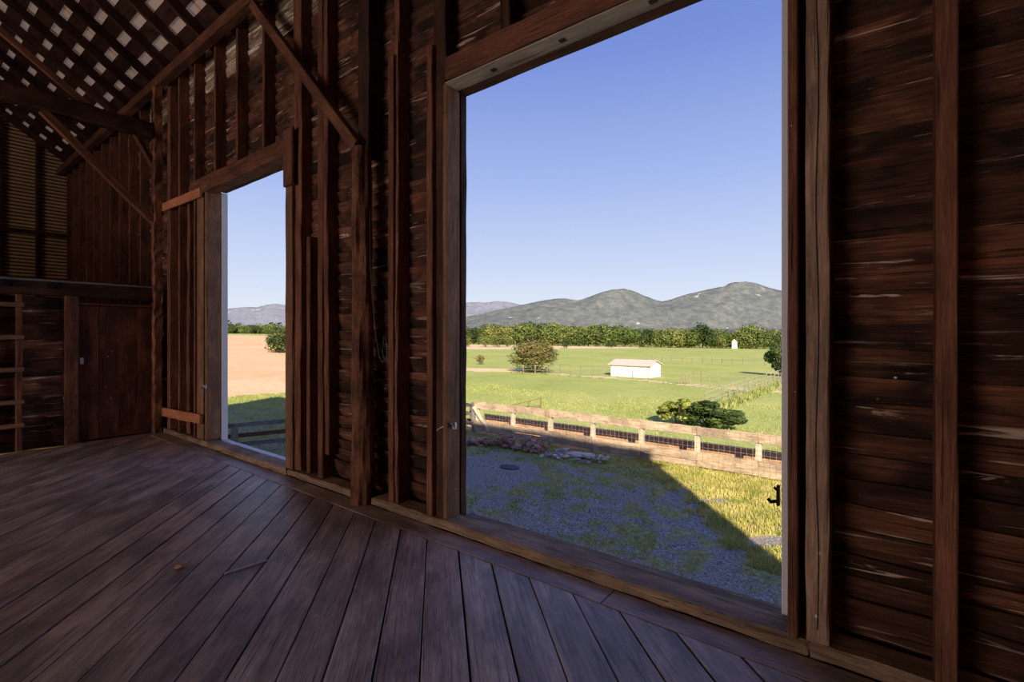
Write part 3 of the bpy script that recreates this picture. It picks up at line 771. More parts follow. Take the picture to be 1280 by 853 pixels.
def pyx(X, Z): return CX + FPX * X / Z, HY - FPX * zrel(X, Z) / Z
def wn_(X, Z): p_ = c2w(X, Z, 0); return p_.x, p_.y
def inter(tab, x):
    if x <= tab[0][0]: return tab[0][1]
    for (a, ya), (b, yb) in zip(tab, tab[1:]):
        if x <= b: return lerp(ya, yb, (x - a) / (b - a))
    return tab[-1][1]
# survey of the field edges: ground points read once and kept as bearings and ranges
def edge_Z(tab):
    t = [(x, hit(x, y)[1]) for x, y in tab]
    return lambda X, Z: inter(t, CX + FPX * X / Z)
eA = edge_Z([(100, 494), (283, 496), (358, 491), (470, 486)])           # ploughed field's near edge
eFar = edge_Z([(100, 419.5), (358, 420.5), (580, 433.5), (780, 434.2), (980, 438)])  # field edge at trees
eW = edge_Z([(560, 463), (640, 465), (700, 469), (770, 474), (890, 485), (980, 492)])
eS = edge_Z([(560, 436), (700, 436.4), (790, 435.5), (980, 438.2)])
def is_out(X, Z): x, y = wn_(X, Z); return y > FN - .1 or (x < -29.5 and y > -20)
def z_plough(X, Z): px = CX + FPX * X / Z; return is_out(X, Z) and px < 470 and eA(X, Z) < Z < eFar(X, Z) * 1.02
def z_dirt(X, Z): x, y = wn_(X, Z); return is_out(X, Z) and y < FN + 1.2 and x > -16
def z_strip(X, Z):
    px = CX + FPX * X / Z
    if px < 470 or not is_out(X, Z): return False
    if eS(X, Z) < Z < eFar(X, Z) * 1.3 and px < 800: return True
    w = 1.0 + .5 * math.sin(px * .11)
    if px < 650: w = 4.5
    return eW(X, Z) < Z < eW(X, Z) + w * 1.3
m_meadow = fieldmat('meadow_grass', (.25, .31, .085), (.35, .405, .125), (.46, .47, .18), .12, 3.0)
m_plough = fieldmat('bare_ploughed_soil', (.64, .37, .215), (.74, .455, .275), (.80, .54, .355), .08, 1.6)
m_dirt = fieldmat('trodden_dirt', (.45, .27, .14), (.60, .38, .20), (.66, .46, .27), .8, 8)
m_dry = fieldmat('dry_grass_strip', (.55, .42, .22), (.66, .52, .32), (.75, .62, .44), .5, 3)
band('ploughed_field', us, Zs, z_plough, m_plough, 'pale salmon ploughed field beyond the far doorway')
band('dirt_track', us, Zs, z_dirt, m_dirt, 'orange dirt strip just behind the board fence')
band('dry_grass_strip', us, Zs, z_strip, m_dry, 'dry tan grass along the field margins')
band('meadow', us, Zs, lambda X, Z: is_out(X, Z) and not z_plough(X, Z) and not z_dirt(X, Z) and not z_strip(X, Z), m_meadow, 'bright green meadow reaching to the trees')
# taller tufts in the nearest meadow and at the fence foot
pts = []
while len(pts) < 18000:
    x, y = rr.uniform(-44, 3), rr.uniform(FN + 1.5, FN + 16); X, Z = w2c(x, y)
    if Z < 5 or not (-.36 < X / Z < .62): continue
    if rr.random() > .35 + fbm(x, y, .3, 4) + (.3 if y < FN + 3 else 0): continue
    pts.append((x, y, gz(x, y)))
while len(pts) < 30000:
    x, y = rr.uniform(-34, -16), rr.uniform(3, FN + 1); X, Z = w2c(x, y)
    if not (-.62 < X / Z < -.42): continue
    pts.append((x, y, gz(x, y)))
grass_mesh('meadow_tufts', pts, .05, .16, .03, m_grass2, 'longer grass blades in the near meadow beyond the fence')
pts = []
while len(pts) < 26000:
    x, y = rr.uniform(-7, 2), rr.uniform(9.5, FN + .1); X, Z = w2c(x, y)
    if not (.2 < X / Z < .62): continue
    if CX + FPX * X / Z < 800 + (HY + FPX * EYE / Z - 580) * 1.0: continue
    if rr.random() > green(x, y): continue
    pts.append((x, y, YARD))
grass_mesh('lawn_grass', pts, .04, .13, .022, m_lawn, 'yellow-green lawn grass in the yard corner, sunlight put into its colour')

# ------------------------------------------------------------------ board fence along the yard
def fpx(px): return S(px, FN)               # place along the fence
fz = YARD
G_B = empty('feed_bunk', (-5, FN + .95, YARD)); tag(G_B, 'long low orange-brown plank trough wall just behind the board fence', 'trough')
xx = fpx(588)
while xx < fpx(948) + 5:
    w_ = R.uniform(3.2, 4.2)
    for z0_, z1_ in ((.02, .33), (.335, .655)): along('trough_board', xx, xx + w_ - .02, FN + .93, FN + .97, YARD + z0_, YARD + z1_ + R.uniform(-.012, .012), m_trough, G_B, rough=.006)
    xx += w_
G_F = empty('board_fence', (-5, FN, YARD)); tag(G_F, 'weathered board fence with wire mesh along the yard', 'fence')
fx = [fpx(596), fpx(640), fpx(687), fpx(740), fpx(801), fpx(871), fpx(948), fpx(948) + (fpx(948) - fpx(871)), fpx(948) + 2 * (fpx(948) - fpx(871))]
for x in fx: upright('fence_post', x - .075, x + .075, FN + .0, FN + .14, fz - .05, fz + 1.30 + R.uniform(-.02, .03), m_fpost, G_F, rough=.006)
ends = [fx[0] - .2] + fx[1:]
for i in range(len(fx) - 1):
    a, b = (fx[i] if i else fx[0] - .12), fx[i+1]
    for z0_, z1_ in ((1.05, 1.33), (.27, .52), (.08, .262)):
        along('fence_board', a + .01, b - .006, FN - .045, FN - .005, fz + z0_ + R.uniform(-.012, .012), fz + z1_ + R.uniform(-.012, .012), m_fence, G_F, rough=.007, segs=10, chamf=.004, end=.01)
wmb = MB(); x = fx[0] - .1
while x < fx[-1]: wmb.bar((x, FN - .052, fz + .05), (x, FN - .052, fz + 1.3), .004, .004, zh=(0, 1, 0)); x += .155
for z in (.1, .25, .4, .55, .7, .85, 1.0, 1.15, 1.29): wmb.bar((fx[0] - .1, FN - .052, fz + z), (fx[-1], FN - .052, fz + z), .004, .004)
o = wmb.build('wire_mesh', m_wire, G_F); o['kind'] = 'stuff'
beam('corner_brace', (fx[0] - .1, FN - .1, fz + 1.1), (fx[0] + .75, FN - .08, fz + .15), .12, .09, m_fpost, G_F)
# side fence leaving the corner away to the left
G_F2 = empty('rail_fence', (fx[0] - .3, FN, YARD)); tag(G_F2, 'grey rail fence leaving the corner of the board fence', 'fence')
p0 = Vector((fx[0] - .25, FN + .1, fz)); dR = Vector((-1, .35, 0)).normalized()
for i in range(5):
    q_ = p0 + dR * i * 2.4; upright('fence_post', q_.x - .08, q_.x + .08, q_.y - .08, q_.y + .08, fz - .05, fz + 1.25, m_rail, G_F2)
    if i < 4:
        q2 = p0 + dR * (i + 1) * 2.4
        for z in (.35, .75, 1.12): beam('rail', q_ + Vector((0, -.1, z)), q2 + Vector((0, -.1, z)), .04, .14, m_rail, G_F2)
# fence seen through the far doorway
G_F3 = empty('rail_fence', (0, 0, 0)); a3, Za = ground(288, 568); b3, Zb = ground(358, 560)
G_F3.location = a3; tag(G_F3, 'dark three-rail fence below the far doorway', 'fence')
dd = (b3 - a3); dd.z = 0; LL = dd.length; dd.normalize()
st = a3 + dd * .12
for i in range(-2, 5):
    q_ = st + dd * i * 2.35; q2 = st + dd * (i + 1) * 2.35
    zt = YARD + (.93 if i == 0 else 1.0)
    upright('fence_post', q_.x - .085, q_.x + .085, q_.y - .085, q_.y + .085, YARD - .05, zt, m_rail, G_F3, rough=.006)
    off = Vector((dd.y, -dd.x, 0)) * .06
    if i < 4:
        for z, m_ in ((.97, m_rail), (.60, m_frame), (.28, m_rail)): beam('rail', Vector((q_.x, q_.y, YARD + z)) - off * 2, Vector((q2.x, q2.y, YARD + z)) - off * 2, .035, .15, m_, G_F3, rough=.006)
# pipe gate beyond the fence corner
g0, _ = ground(636, 512); g1, _ = ground(676, 511)
mb = MB()
G_G = empty('pipe_gate', g0); tag(G_G, 'thin rusty pipe gate beyond the board fence corner', 'gate')
m_rust = plain('rusty_pipe', (.20, .12, .08), .7, .3)
for i, t in enumerate((0, .62, 1)):
    q_ = g0.lerp(g1, t); mb = MB(); mb.tube([q_ - Vector((0, 0, .05)), q_ + Vector((0, 0, .22 + .38 * t))], .03); mb.build('gate_post', m_rust, G_G)
mb = MB(); mb.tube([g0 + Vector((0, 0, .2)), g1 + Vector((0, 0, .58))], .025); mb.build('gate_bar', m_rust, G_G)
mb = MB(); mb.tube([g0.lerp(g1, .62) + Vector((0, 0, .12)), g1 + Vector((0, 0, .16))], .025); mb.build('gate_bar', m_rust, G_G)

# ------------------------------------------------------------------ stone heaps at the fence foot
m_red = wood('red_sandstone', (.30, .14, .10), (.58, .33, .26), (.76, .52, .43), pale_lo=.8, stain=.3, var=.35, bump=.8)
m_pale = wood('pale_rubble', (.42, .36, .32), (.70, .62, .56), (.85, .79, .72), pale_lo=.8, stain=.3, var=.35, bump=.8)
def stone_mesh(seed, flat):
    rr_ = random.Random(seed); bm = bmesh.new(); bmesh.ops.create_icosphere(bm, subdivisions=2, radius=1)
    for v in bm.verts:
        c_ = v.co.copy()
        for ax in range(3): v.co[ax] = max(-.62, min(.62, c_[ax]))
        v.co *= 1 + mnoise.noise(c_ * 1.3 + Vector((seed, 0, 0))) * .35
        v.co.z *= flat
    me = bpy.data.meshes.new('stone'); bm.to_mesh(me); bm.free(); return me
SM = {('r', i): stone_mesh(i, .75) for i in range(5)}; SM.update({('p', i): stone_mesh(20 + i, .5) for i in range(5)})
for k_, me in SM.items(): me.materials.append(m_red if k_[0] == 'r' else m_pale)
def heap(px0, px1, py, n_st, rmin, rmax, hmax, kind, label, group, spread=.35):
    a, _ = ground(px0, py[0]); b, _ = ground(px1, py[1])
    for i in range(n_st):
        t = (i + rr.uniform(.1, .9)) / n_st; lay = rr.random()
        r = rr.uniform(rmin, rmax); c = a.lerp(b, t); off = rr.uniform(-spread, spread)
        z = YARD + r * .4 + max(0, (hmax - r) * lay * (1 - abs(off) / (spread * 1.6)))
        o = bpy.data.objects.new('stone', SM[(kind, rr.randrange(5))]); COL.objects.link(o)
        o.location = (c.x, min(c.y + off, FN - .2), z); o.scale = (r * rr.uniform(.9, 1.5), r * rr.uniform(.8, 1.1), r * rr.uniform(.7, 1.0))
        o.rotation_euler = (rr.uniform(-.3, .3), rr.uniform(-.3, .3), rr.uniform(0, 6))
        tag(o, label, 'stone', group)
heap(575, 628, (556, 558), 64, .08, .14, .40, 'r', 'reddish stone in the long low heap at the fence corner', 'red stones heaped at the fence corner')
heap(626, 640, (559, 560), 30, .08, .15, .60, 'r', 'reddish stone in the small square pile by the second fence post', 'red stones piled by the second fence post', .3)
heap(639, 648, (561, 563), 5, .10, .16, .16, 'r', 'low reddish stone between the two red piles', 'loose red stones between the piles', .2)
heap(652, 679, (563, 566), 50, .08, .16, .70, 'r', 'reddish stone in the tallest dry pile against the fence', 'red stones in the tallest pile', .35)
heap(680, 710, (571, 573), 32, .05, .11, .22, 'p', 'pale grey rubble beside the tallest red pile', 'pale rubble beside the red pile', .35)
heap(701, 711, (567, 569), 8, .12, .18, .42, 'p', 'greyish block heaped on the pale rubble', 'grey blocks on the rubble', .2)
heap(728, 758, (577, 579), 44, .05, .11, .32, 'p', 'broken pale stone in the right-hand rubble heap', 'right-hand pale rubble heap', .35)
c, _ = ground(721, 571); o = beam('stone_slab', (c.x - .45, c.y, YARD + .05), (c.x + .45, c.y + .05, YARD + .09), .5, .06, m_pale, None, rough=.02); thing(o, 'flat grey stone slab lying between the rubble heaps', 'slab')
c, _ = ground(637, 585); V = [(c.x + .34 * math.cos(a), c.y + .22 * math.sin(a), YARD + .035) for a in [k_ * math.pi / 12 for k_ in range(24)]]
o = pyd('drain_cover', V + [(v[0], v[1], v[2] - .08) for v in V], [tuple(range(24))] + [(i, (i+24), (i+1) % 24 + 24, (i+1) % 24) for i in range(24)], plain('dark_drain', (.07, .07, .08), .8)); thing(o, 'dark oval drain cover on the gravel pad', 'cover')

# ------------------------------------------------------------------ shrubs and trees
def crown_mesh(name, seed, n_leaf, shape, leaf, blobs=14, r_blob=.42, flatbase=.0, dens=1.0):
    """leaf cards gathered on lumpy boughs; unit size crown, base at z=0, height 1"""
    g = np.random.default_rng(seed)
    B = []
    for i in range(blobs):
        while True:
            p_ = g.uniform(-1, 1, 3)
            if np.linalg.norm(p_) <= 1: break
        p_ = p_ * (1 - r_blob * .75)
        rz = shape(p_[2] * .5 + .5)
        B.append((p_[0] * rz * .5, p_[1] * rz * .5, .5 + p_[2] * .5, r_blob * .5 * g.uniform(.7, 1.15)))
    B = np.array(B); idx = g.integers(0, blobs, n_leaf)
    d = g.normal(size=(n_leaf, 3)); d /= np.linalg.norm(d, axis=1)[:, None]
    rr_ = g.uniform(.72, 1.06, n_leaf)[:, None]
    C = B[idx, :3] + d * B[idx, 3:4] * rr_ * np.array([1, 1, .95])
    C[:, 2] = np.maximum(C[:, 2], flatbase + .01)
    nrm = d + g.normal(size=(n_leaf, 3)) * .45; nrm /= np.linalg.norm(nrm, axis=1)[:, None]
    t = np.cross(nrm, g.normal(size=(n_leaf, 3))); t /= np.linalg.norm(t, axis=1)[:, None]; b = np.cross(nrm, t)
    sz = leaf * g.uniform(.6, 1.3, n_leaf)[:, None]
    V = np.stack([C - t * sz, C - b * sz * .5, C + t * sz, C + b * sz * .5], 1).astype(np.float32)
    me = bpy.data.meshes.new(name); me.vertices.add(4 * n_leaf); me.vertices.foreach_set('co', V.reshape(-1))
    me.loops.add(4 * n_leaf); me.loops.foreach_set('vertex_index', np.arange(4 * n_leaf, dtype=np.int32))
    me.polygons.add(n_leaf); me.polygons.foreach_set('loop_start', np.arange(0, 4 * n_leaf, 4, dtype=np.int32)); me.polygons.foreach_set('loop_total', np.full(n_leaf, 4, np.int32))
    me.update(); return me
def trunk_mesh(h, r):
    mb = MB(); mb.tube([(0, 0, 0), (.02, 0, h * .4), (0, .02, h)], r, 6); me = bpy.data.meshes.new('trunk'); me.from_pydata(mb.V, [], mb.F); return me
m_leafA = leafmat('mid_green_foliage', (.05, .085, .022), (.11, .16, .042), (.20, .235, .07), .35, .35)
m_leafB = leafmat('dark_green_foliage', (.022, .045, .016), (.055, .09, .03), (.11, .14, .05), .35, .3)
m_leafC = leafmat('yellow_green_foliage', (.07, .10, .03), (.15, .175, .05), (.26, .265, .085), .35, .3)
m_leafO = leafmat('olive_brown_foliage', (.10, .085, .032), (.22, .185, .075), (.36, .29, .13), 1.5, .1)
m_trunk = plain('tree_bark', (.10, .075, .055), .9)
rnd = lambda t: math.sqrt(max(.05, 1 - (2 * t - 1) ** 2)) * .75 + .3
full = lambda t: 1.0 if t < .6 else 1.0 - (t - .6) * .9
dome = lambda t: 1.05 - .75 * t
crowns = []
for i in range(6):
    for m_, k_ in ((m_leafA, 'a'), (m_leafB, 'b'), (m_leafC, 'c')):
        me = crown_mesh('foliage', 100 + i * 3 + ord(k_), 1100, full, .05, 16, .5); me.materials.append(m_); crowns.append((k_, me))
tm = trunk_mesh(.45, .03); tm.materials.append(m_trunk)
def far_tree(pt, h, w, kind, label, group, bare=.0):
    e = empty('tree', pt)
    tag(e, label, 'tree', group)
    me = rr.choice([m_ for k_, m_ in crowns if k_ == kind])
    o = bpy.data.objects.new('foliage', me); COL.objects.link(o); o.parent = e; o.scale = (w, w, h * (1 - bare)); o.location = (0, 0, h * bare); o.rotation_euler = (0, 0, rr.uniform(0, 6))
    t_ = bpy.data.objects.new('trunk', tm); COL.objects.link(t_); t_.parent = e; t_.scale = (h, h, h)
    return e
# tall row at the far side of the meadow
lab = {'a': 'mid-green leafy tree in the tall row beyond the meadow', 'b': 'dark green tree in the tall row beyond the meadow', 'c': 'yellow-green tree in the tall row beyond the meadow'}
for rowi, (dz, n_t) in enumerate(((1.0, 46), (1.08, 40))):
    for i in range(n_t):
        px = lerp(560, 1010, (i + rr.uniform(.2, .8)) / n_t)
        Z0 = 250 * dz; X0 = (px - CX) / FPX * Z0
        top = inter([(560, 404), (600, 405), (612, 402), (650, 399), (690, 402), (730, 404), (775, 404), (800, 409), (850, 408), (880, 404), (905, 412), (925, 408), (940, 404), (960, 412), (1000, 408)], px) + rr.uniform(-1.5, 4)
        zb_ = zrel(X0, Z0); zt_ = (HY - top) / FPX * Z0
        h = max(5, zt_ - zb_); k_ = rr.choices('abc', (5, 4 if px < 800 else 1.6, 2.2))[0]
        if 912 < px < 924 and rowi == 0: continue
        where = next(t for lim, t in ((600, 'at the left end of the row beyond the meadow'), (640, 'in the row behind the cluster of round shrubs'), (700, 'in the row behind the big olive bush'), (757, 'in the row between the big bush and the shed'), (816, 'in the row straight above the white shed'), (870, 'in the row just right of the white shed'), (912, 'in the row left of the white house'), (945, 'in the row beside the white house'), (2000, 'at the right end of the row, by the doorpost')) if px < lim)
        nm = {'a': 'mid-green tree ', 'b': 'dark green tree ', 'c': 'yellow-green tree '}[k_]
        far_tree(c2w(X0, Z0, zb_ - .3), h, h * rr.uniform(.9, 1.25), k_, nm + where + (', second rank' if rowi else ''), 'trees ' + where + (' second rank ' if rowi else ' ') + k_)
for i in range(26):          # through the far doorway
    px = lerp(262, 372, (i + rr.random()) / 26); Z0 = 250 * rr.uniform(1, 1.06); X0 = (px - CX) / FPX * Z0
    zb_ = zrel(X0, Z0); zt_ = (HY - rr.uniform(402, 407)) / FPX * Z0; k_ = rr.choices('abc', (5, 3, 2))[0]
    far_tree(c2w(X0, Z0, zb_ - .3), zt_ - zb_, (zt_ - zb_) * rr.uniform(.9, 1.3), k_, {'a': 'mid-green', 'b': 'dark green', 'c': 'yellow-green'}[k_] + ' tree in the line behind the ploughed field', 'trees behind the ploughed field')
for i, (px, pyb, h, w, k_) in enumerate(((583, 433.5, 4.5, 5, 'c'), (607, 434, 5, 7, 'a'), (622, 434, 5.5, 8, 'a'), (634, 434, 5, 7, 'a'), (708, 436, 5, 5, 'b'), (764, 435, 3.3, 4.5, 'b'), (664, 431, 9, 8, 'a'))):
    p_, Z0 = ground(px, pyb); sc_ = 1.0
    far_tree(p_, h, w, k_, ('small round shrub at the meadow edge left of the big bush', 'round shrub first of three before the tree row', 'middle round shrub of three before the tree row', 'round shrub nearest the big bush before the tree row', 'lone dark shrub on the tan strip right of the big bush', 'low dark shrub on the strip above the white shed', 'reddish tree rising behind the big bush')[i], 'shrubs before the tree row')
# the dark tree at the right edge with its long shadow
def bush(name, mats, px, pyb, wpx, hpx, nleaf, leaf, seed, label, blobs, r_blob, shape, cat='shrub', stems=5):
    p_, Z0 = ground(px, pyb); w, h = wpx / FPX * Z0 * 1.32, hpx / FPX * Z0 * 1.06
    e = empty(name, p_); tag(e, label, cat)
    for i, (m_, fr) in enumerate(mats):
        me = crown_mesh('foliage', seed + i, int(nleaf * fr), shape, leaf, blobs, r_blob); me.materials.append(m_)
        o = bpy.data.objects.new('foliage', me); COL.objects.link(o); o.parent = e; o.scale = (w, w * .8, h); 
    mb = MB()
    for i in range(stems):
        a = 6.28 * i / stems; mb.tube([(0, 0, -.05), (w * .15 * math.cos(a), w * .12 * math.sin(a), h * .35), (w * .3 * math.cos(a), w * .25 * math.sin(a), h * .75)], .012 * h + .01, 5)
    me = bpy.data.meshes.new('stems'); me.from_pydata(mb.V, [], mb.F); me.materials.append(m_trunk); o = bpy.data.objects.new('stem', me); COL.objects.link(o); o.parent = e
    return e
bush('bush', ((m_leafO, .7), (m_leafA, .3)), 667, 466, 66, 40, 12000, .022, 11, 'large round olive-brown bush in the meadow left of the white shed', 26, .36, dome)
m_leafY = leafmat('bright_yellow_green_foliage', (.14, .18, .04), (.30, .34, .075), (.46, .46, .13), 1.2, .0)
bush('shrub', ((m_leafY, 1),), 848, 532, 46, 33, 3600, .055, 21, 'yellow-green leafy shrub just behind the board fence', 22, .26, full)
bush('shrub', ((m_leafB, .8), (m_leafA, .2)), 886, 536, 64, 33, 6500, .045, 31, 'dark green leafy shrub behind the fence right of the yellow-green one', 26, .26, rnd)
bush('tree', ((m_leafB, 1),), 977, 471, 32, 42, 4000, .045, 41, 'dark tree casting a long shadow at the right edge of the meadow', 14, .45, rnd, 'tree', 3)
bush('shrub', ((m_leafO, 1),), 601, 456, 12, 14, 500, .06, 51, 'tiny reddish sapling in the dry grass left of the big bush', 6, .45, rnd)
bush('bush', ((m_leafB, .7), (m_leafC, .3)), 348, 441, 40, 30, 5000, .035, 61, 'large leafy bush at the right edge of the ploughed field', 18, .42, dome)

# ------------------------------------------------------------------ white shed
sp_, sZ = ground(787, 471.5); G_S = empty('shed', sp_); tag(G_S, 'long low white shed with a tan roof in the meadow', 'shed')
wS, hS = 52 / FPX * sZ, 15.0 / FPX * sZ
d_al = (c2w(1, 0, 0) - c2w(0, 0, 0)).normalized(); d_al.z = 0
d_bk = Vector((-d_al.y, d_al.x, 0)); 
rotS = Matrix.Rotation(math.radians(-38), 3, 'Z'); d_al = rotS @ d_al; d_bk = rotS @ d_bk
m_shed = plain('white_shed_boards', (.80, .80, .80), .6); m_shroof = plain('tan_shed_roof', (.62, .47, .42), .7)
def sb(a, b, c): return sp_ + d_al * a + d_bk * b + Vector((0, 0, c))
def slab(name, pts, th, mat, par):
    p_ = [Vector(q) for q in pts]; nrm = (p_[1] - p_[0]).cross(p_[2] - p_[0]).normalized() * th; k = len(p_)
    return pyd(name, p_ + [q + nrm for q in p_], [tuple(range(k))[::-1], tuple(range(k, 2 * k))] + [(i, (i+1) % k, (i+1) % k + k, i + k) for i in range(k)], mat, par)
hw, dp, rh = wS / 2, 3.0, .42
slab('wall', [sb(-hw, 0, -.1), sb(hw, 0, -.1), sb(hw, 0, hS), sb(-hw, 0, hS)], -.08, m_shed, G_S)
slab('wall', [sb(-hw, dp, -.1), sb(hw, dp, -.1), sb(hw, dp, hS), sb(-hw, dp, hS)], .08, m_shed, G_S)
for q_, sg in ((-hw, 1), (hw, -1)): slab('gable_wall', [sb(q_, 0, -.1), sb(q_, dp, -.1), sb(q_, dp, hS), sb(q_, dp/2, hS + rh), sb(q_, 0, hS)], .08 * sg, m_shed, G_S)
slab('roof', [sb(-hw-.2, -.25, hS - .06), sb(hw+.2, -.25, hS - .06), sb(hw+.2, dp/2, hS + rh + .03), sb(-hw-.2, dp/2, hS + rh + .03)], .06, m_shroof, G_S)
slab('roof', [sb(-hw-.2, dp+.25, hS - .06), sb(hw+.2, dp+.25, hS - .06), sb(hw+.2, dp/2, hS + rh + .03), sb(-hw-.2, dp/2, hS + rh + .03)], -.06, m_shroof, G_S)
# white house glimpsed between the trees
hp = c2w((917.5 - CX) / FPX * 246, 246, zrel((917.5 - CX) / FPX * 246, 246))
G_H = empty('house', hp); tag(G_H, 'sliver of a white house between the far trees', 'house')
mb = MB(); mb.box(hp.x - 1.0, hp.x + 1.0, hp.y, hp.y + 4, hp.z, hp.z + 3.4); mb.build('wall', m_shed, G_H)
slab('roof', [hp + Vector((-1.2, -.2, 3.4)), hp + Vector((1.2, -.2, 3.4)), hp + Vector((0, -.2, 4.8))], -4.4, m_shroof, G_H)

# ------------------------------------------------------------------ field fences
m_fgrey = wood('weathered_post_wood', (.18, .15, .11), (.34, .28, .21), (.46, .39, .30), pale_lo=.8, stain=.2, var=.2)
def line_fence(name, pl, label, npost, h, mat, cat='fence', wires=2, r=.028):
    P = [ground(*q)[0] for q in pl]; e = empty(name, P[0]); tag(e, label, cat)
    tot = [0]
    for a, b in zip(P, P[1:]): tot.append(tot[-1] + (b - a).length)
    pts = []
    for i in range(npost):
        d = tot[-1] * i / (npost - 1)
        for k in range(len(P) - 1):
            if d <= tot[k+1] + 1e-6: q_ = P[k].lerp(P[k+1], (d - tot[k]) / (tot[k+1] - tot[k])); break
        q_ = Vector((q_.x, q_.y, gz(q_.x, q_.y))); pts.append(q_)
        mb = MB(); hh = h * rr.uniform(.9, 1.1); mb.box(q_.x - r, q_.x + r, q_.y - r, q_.y + r, q_.z - .1, q_.z + hh); mb.build('fence_post', mat, e)
    mb = MB()
    for z in [h * (j + 1) / (wires + .3) for j in range(wires)]: mb.tube([q_ + Vector((0, 0, z)) for q_ in pts], .012, 4)
    mb.build('fence_wire', m_wire, e)
line_fence('wire_fence', [(640, 467), (700, 470), (757, 475), (830, 479)], 'wire fence with pale posts running from the big bush past the shed', 13, 1.1, m_fgrey)
line_fence('wire_fence', [(866, 481), (900, 486), (975, 492)], 'wire fence right of the small pale gate', 8, 1.1, m_fgrey)
line_fence('wire_fence', [(880, 519), (905, 506), (930, 496), (953, 487), (985, 474)], 'overgrown wire fence slanting up to the right behind the dark shrub', 16, 1.2, m_fgrey, wires=4)
line_fence('wire_fence', [(815, 452), (880, 453.5), (985, 458)], 'faint distant wire fence crossing the upper meadow', 14, .9, m_rail)
q0, _ = ground(849, 480); q1, _ = ground(863, 481); G_W = empty('field_gate', q0); tag(G_W, 'small pale gate in the wire fence right of the shed', 'gate')
for t in (0, .25, .5, .75, 1):
    q_ = q0.lerp(q1, t); mb = MB(); mb.box(q_.x - .03, q_.x + .03, q_.y - .03, q_.y + .03, q_.z - .05, q_.z + .85); mb.build('gate_post', m_fgrey, G_W)
for z in (.4, .8): mb = MB(); mb.tube([q0 + Vector((0, 0, z)), q1 + Vector((0, 0, z))], .015, 5); mb.build('gate_bar', m_fgrey, G_W)
# weeds along the slanting fence
pts = []
P = [ground(*q)[0] for q in [(885, 521), (905, 508), (930, 498), (953, 489), (985, 476)]]
while len(pts) < 2600:
    k_ = rr.randrange(4); q_ = P[k_].lerp(P[k_+1], rr.random()); x, y = q_.x + rr.gauss(0, .35), q_.y + rr.gauss(0, .35); pts.append((x, y, gz(x, y)))
grass_mesh('fence_weeds', pts, .12, .42, .07, m_grass, 'tall weeds along the slanting wire fence')

# ------------------------------------------------------------------ mountains
def hillmat(name, c0, c1, c2, scree):
    m, nt, bs = newmat(name); L = nt.links.new; tc = N(nt, 'ShaderNodeTexCoord')
    def ns(sc, det=8, r=.7): q = N(nt, 'ShaderNodeTexNoise'); q.inputs['Scale'].default_value = sc; q.inputs['Detail'].default_value = det; q.inputs['Roughness'].default_value = r; L(tc.outputs['Object'], q.inputs[0]); return q.outputs[0]
    c = ramp(nt, ns(.02, 10, .8), ((.36, c0), (.5, c1), (.64, c2)))
    sm = ramp(nt, ns(.009, 5, .55), ((scree, (0, 0, 0)), (scree + .03, (1, 1, 1))))
    c = mix(nt, sm, c, (.42, .38, .36)); L(c, bs.inputs['Base Color']); bs.inputs['Roughness'].default_value = 1; bs.inputs['Specular IOR Level'].default_value = 0
    bp = N(nt, 'ShaderNodeBump'); bp.inputs['Strength'].default_value = .35; bp.inputs['Distance'].default_value = 8; L(ns(.06), bp.inputs['Height']); L(bp.outputs[0], bs.inputs['Normal'])
    return m
def mountain(name, prof, Zr, Zf, mat, label, seed):
    xs = [lerp(prof[0][0], prof[-1][0], i / 260) for i in range(261)]; V, F = [], []; rows = 40
    for j in range(rows + 1):
        t = j / rows
        for px in xs:
            u = (px - CX) / FPX; y = inter(prof, px) + .5 * vn(px, 0, .12, seed) + .25 * vn(px, 1, .4, seed)
            H = (HY - y) / FPX * Zr + 20
            Zm_ = lerp(Zr, Zf, .25); tb_ = .75
            Z = (lerp(Zr, Zm_, t / tb_) if t < tb_ else lerp(Zm_, Zf, (t - tb_) / (1 - tb_))) + 60 * vn(px, t * 8, .02, seed)
            prof_t = 1 - .84 * (t / tb_) ** 1.1 if t < tb_ else .16 * (1 - (t - tb_) / (1 - tb_)) ** 1.3
            z = -20 + H * prof_t * (1 + .10 * fbm(px * .02, t * 3, 1.0, seed) * (1 if t > 0 else 0))
            V.append(c2w(u * (Zr if t == 0 else Z), Zr if t == 0 else Z, z))
    nb = len(V)
    for px in xs: u = (px - CX) / FPX; V.append(c2w(u * Zr * 1.2, Zr * 1.2, -20))
    n_ = len(xs)
    for j in range(rows):
        for i in range(n_ - 1): a = j * n_ + i; F.append((a, a + n_, a + n_ + 1, a + 1))
    for i in range(n_ - 1): F.append((i, i + 1, nb + i + 1, nb + i))
    o = pyd(name, V, F, mat, smooth=True); tag(o, label, kind='structure'); return o
m_hA = hillmat('near_haze_tinted_forest', (.075, .092, .105), (.118, .135, .142), (.18, .192, .18), .675)  # distance haze put into the forest colour as blue-grey
m_hB = hillmat('far_haze_tinted_ridge', (.14, .155, .21), (.18, .20, .26), (.23, .24, .30), .68)  # ridge colour carries painted haze, bluer than the nearer slope
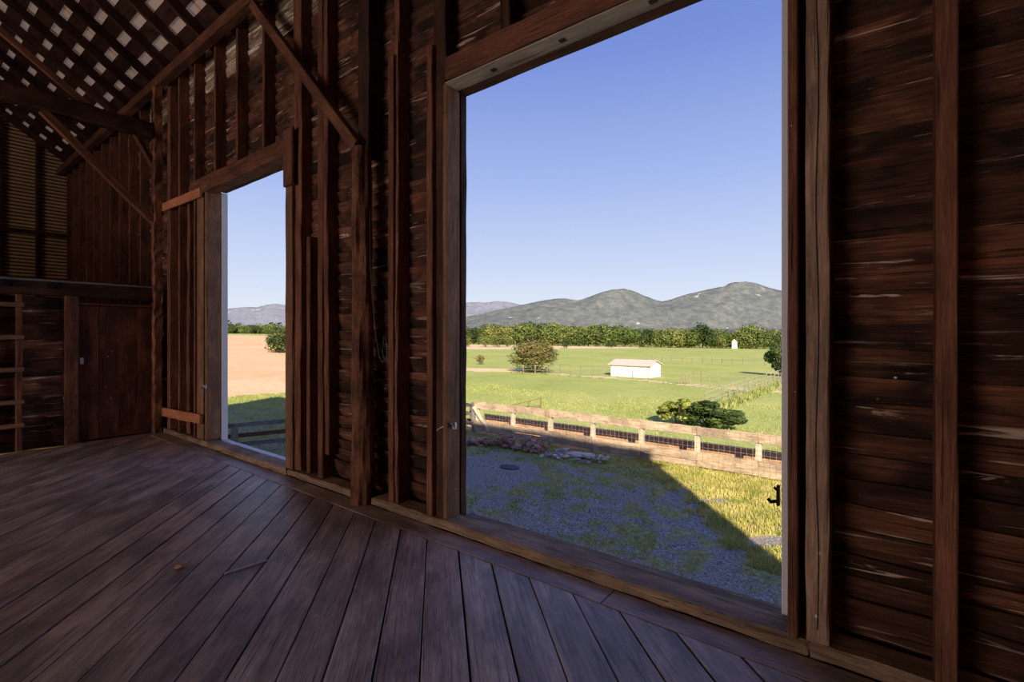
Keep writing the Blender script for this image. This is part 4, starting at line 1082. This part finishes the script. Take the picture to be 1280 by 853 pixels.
mountain('mountain', [(380, 412), (480, 408), (560, 402), (600, 393), (630, 386), (655, 381), (672, 377), (690, 374), (706, 373), (716, 374.5), (723, 376), (740, 370), (755, 364.5), (768, 362), (780, 361), (792, 364), (806, 370), (822, 376), (828, 377), (840, 374), (855, 369), (880, 363), (905, 358), (922, 354), (937, 352.5), (948, 355), (962, 360), (975, 363), (1000, 368), (1100, 378), (1300, 370), (1500, 395)], 3200, 1300, m_hA, 'wooded double-peaked mountain beyond the tree row', 4)
mountain('mountain', [(-200, 392), (100, 390), (250, 389), (281, 386.5), (300, 384.5), (322, 384), (332, 381.5), (343, 380), (352, 381), (365, 383), (430, 386), (520, 381), (565, 380), (588, 378.2), (600, 378), (609, 379.5), (622, 377), (634, 377.3), (650, 381), (700, 388), (800, 395), (1000, 400)], 5200, 2600, m_hB, 'ridge behind on the left, haze painted in as blue', 9)
# woodland between the tree row and the slopes
pts = []
me_f = crown_mesh('foliage', 999, 220, rnd, .13, 8, .55)
base = np.zeros((220 * 4, 3), np.float32); me_f.vertices.foreach_get('co', base.reshape(-1)) if False else None
co = np.empty(220 * 4 * 3, np.float32); me_f.vertices.foreach_get('co', co); co = co.reshape(-1, 3)
allV = []
for i in range(420):
    px = rr.uniform(250, 1050)
    if 372 < px < 560: continue
    Z0 = rr.uniform(420, 1000); X0 = (px - CX) / FPX * Z0; h = rr.uniform(9, 15); w = h * rr.uniform(1, 1.5)
    b0 = c2w(X0, Z0, zrel(X0, Z0) + (Z0 - 420) * .018); allV.append(co * np.array([w, w, h]) + np.array(b0))
AV = np.concatenate(allV).astype(np.float32); nq = len(AV) // 4
me = bpy.data.meshes.new('woodland'); me.vertices.add(nq * 4); me.vertices.foreach_set('co', AV.reshape(-1)); me.loops.add(nq * 4); me.loops.foreach_set('vertex_index', np.arange(nq * 4, dtype=np.int32))
me.polygons.add(nq); me.polygons.foreach_set('loop_start', np.arange(0, nq * 4, 4, dtype=np.int32)); me.polygons.foreach_set('loop_total', np.full(nq, 4, np.int32)); me.update()
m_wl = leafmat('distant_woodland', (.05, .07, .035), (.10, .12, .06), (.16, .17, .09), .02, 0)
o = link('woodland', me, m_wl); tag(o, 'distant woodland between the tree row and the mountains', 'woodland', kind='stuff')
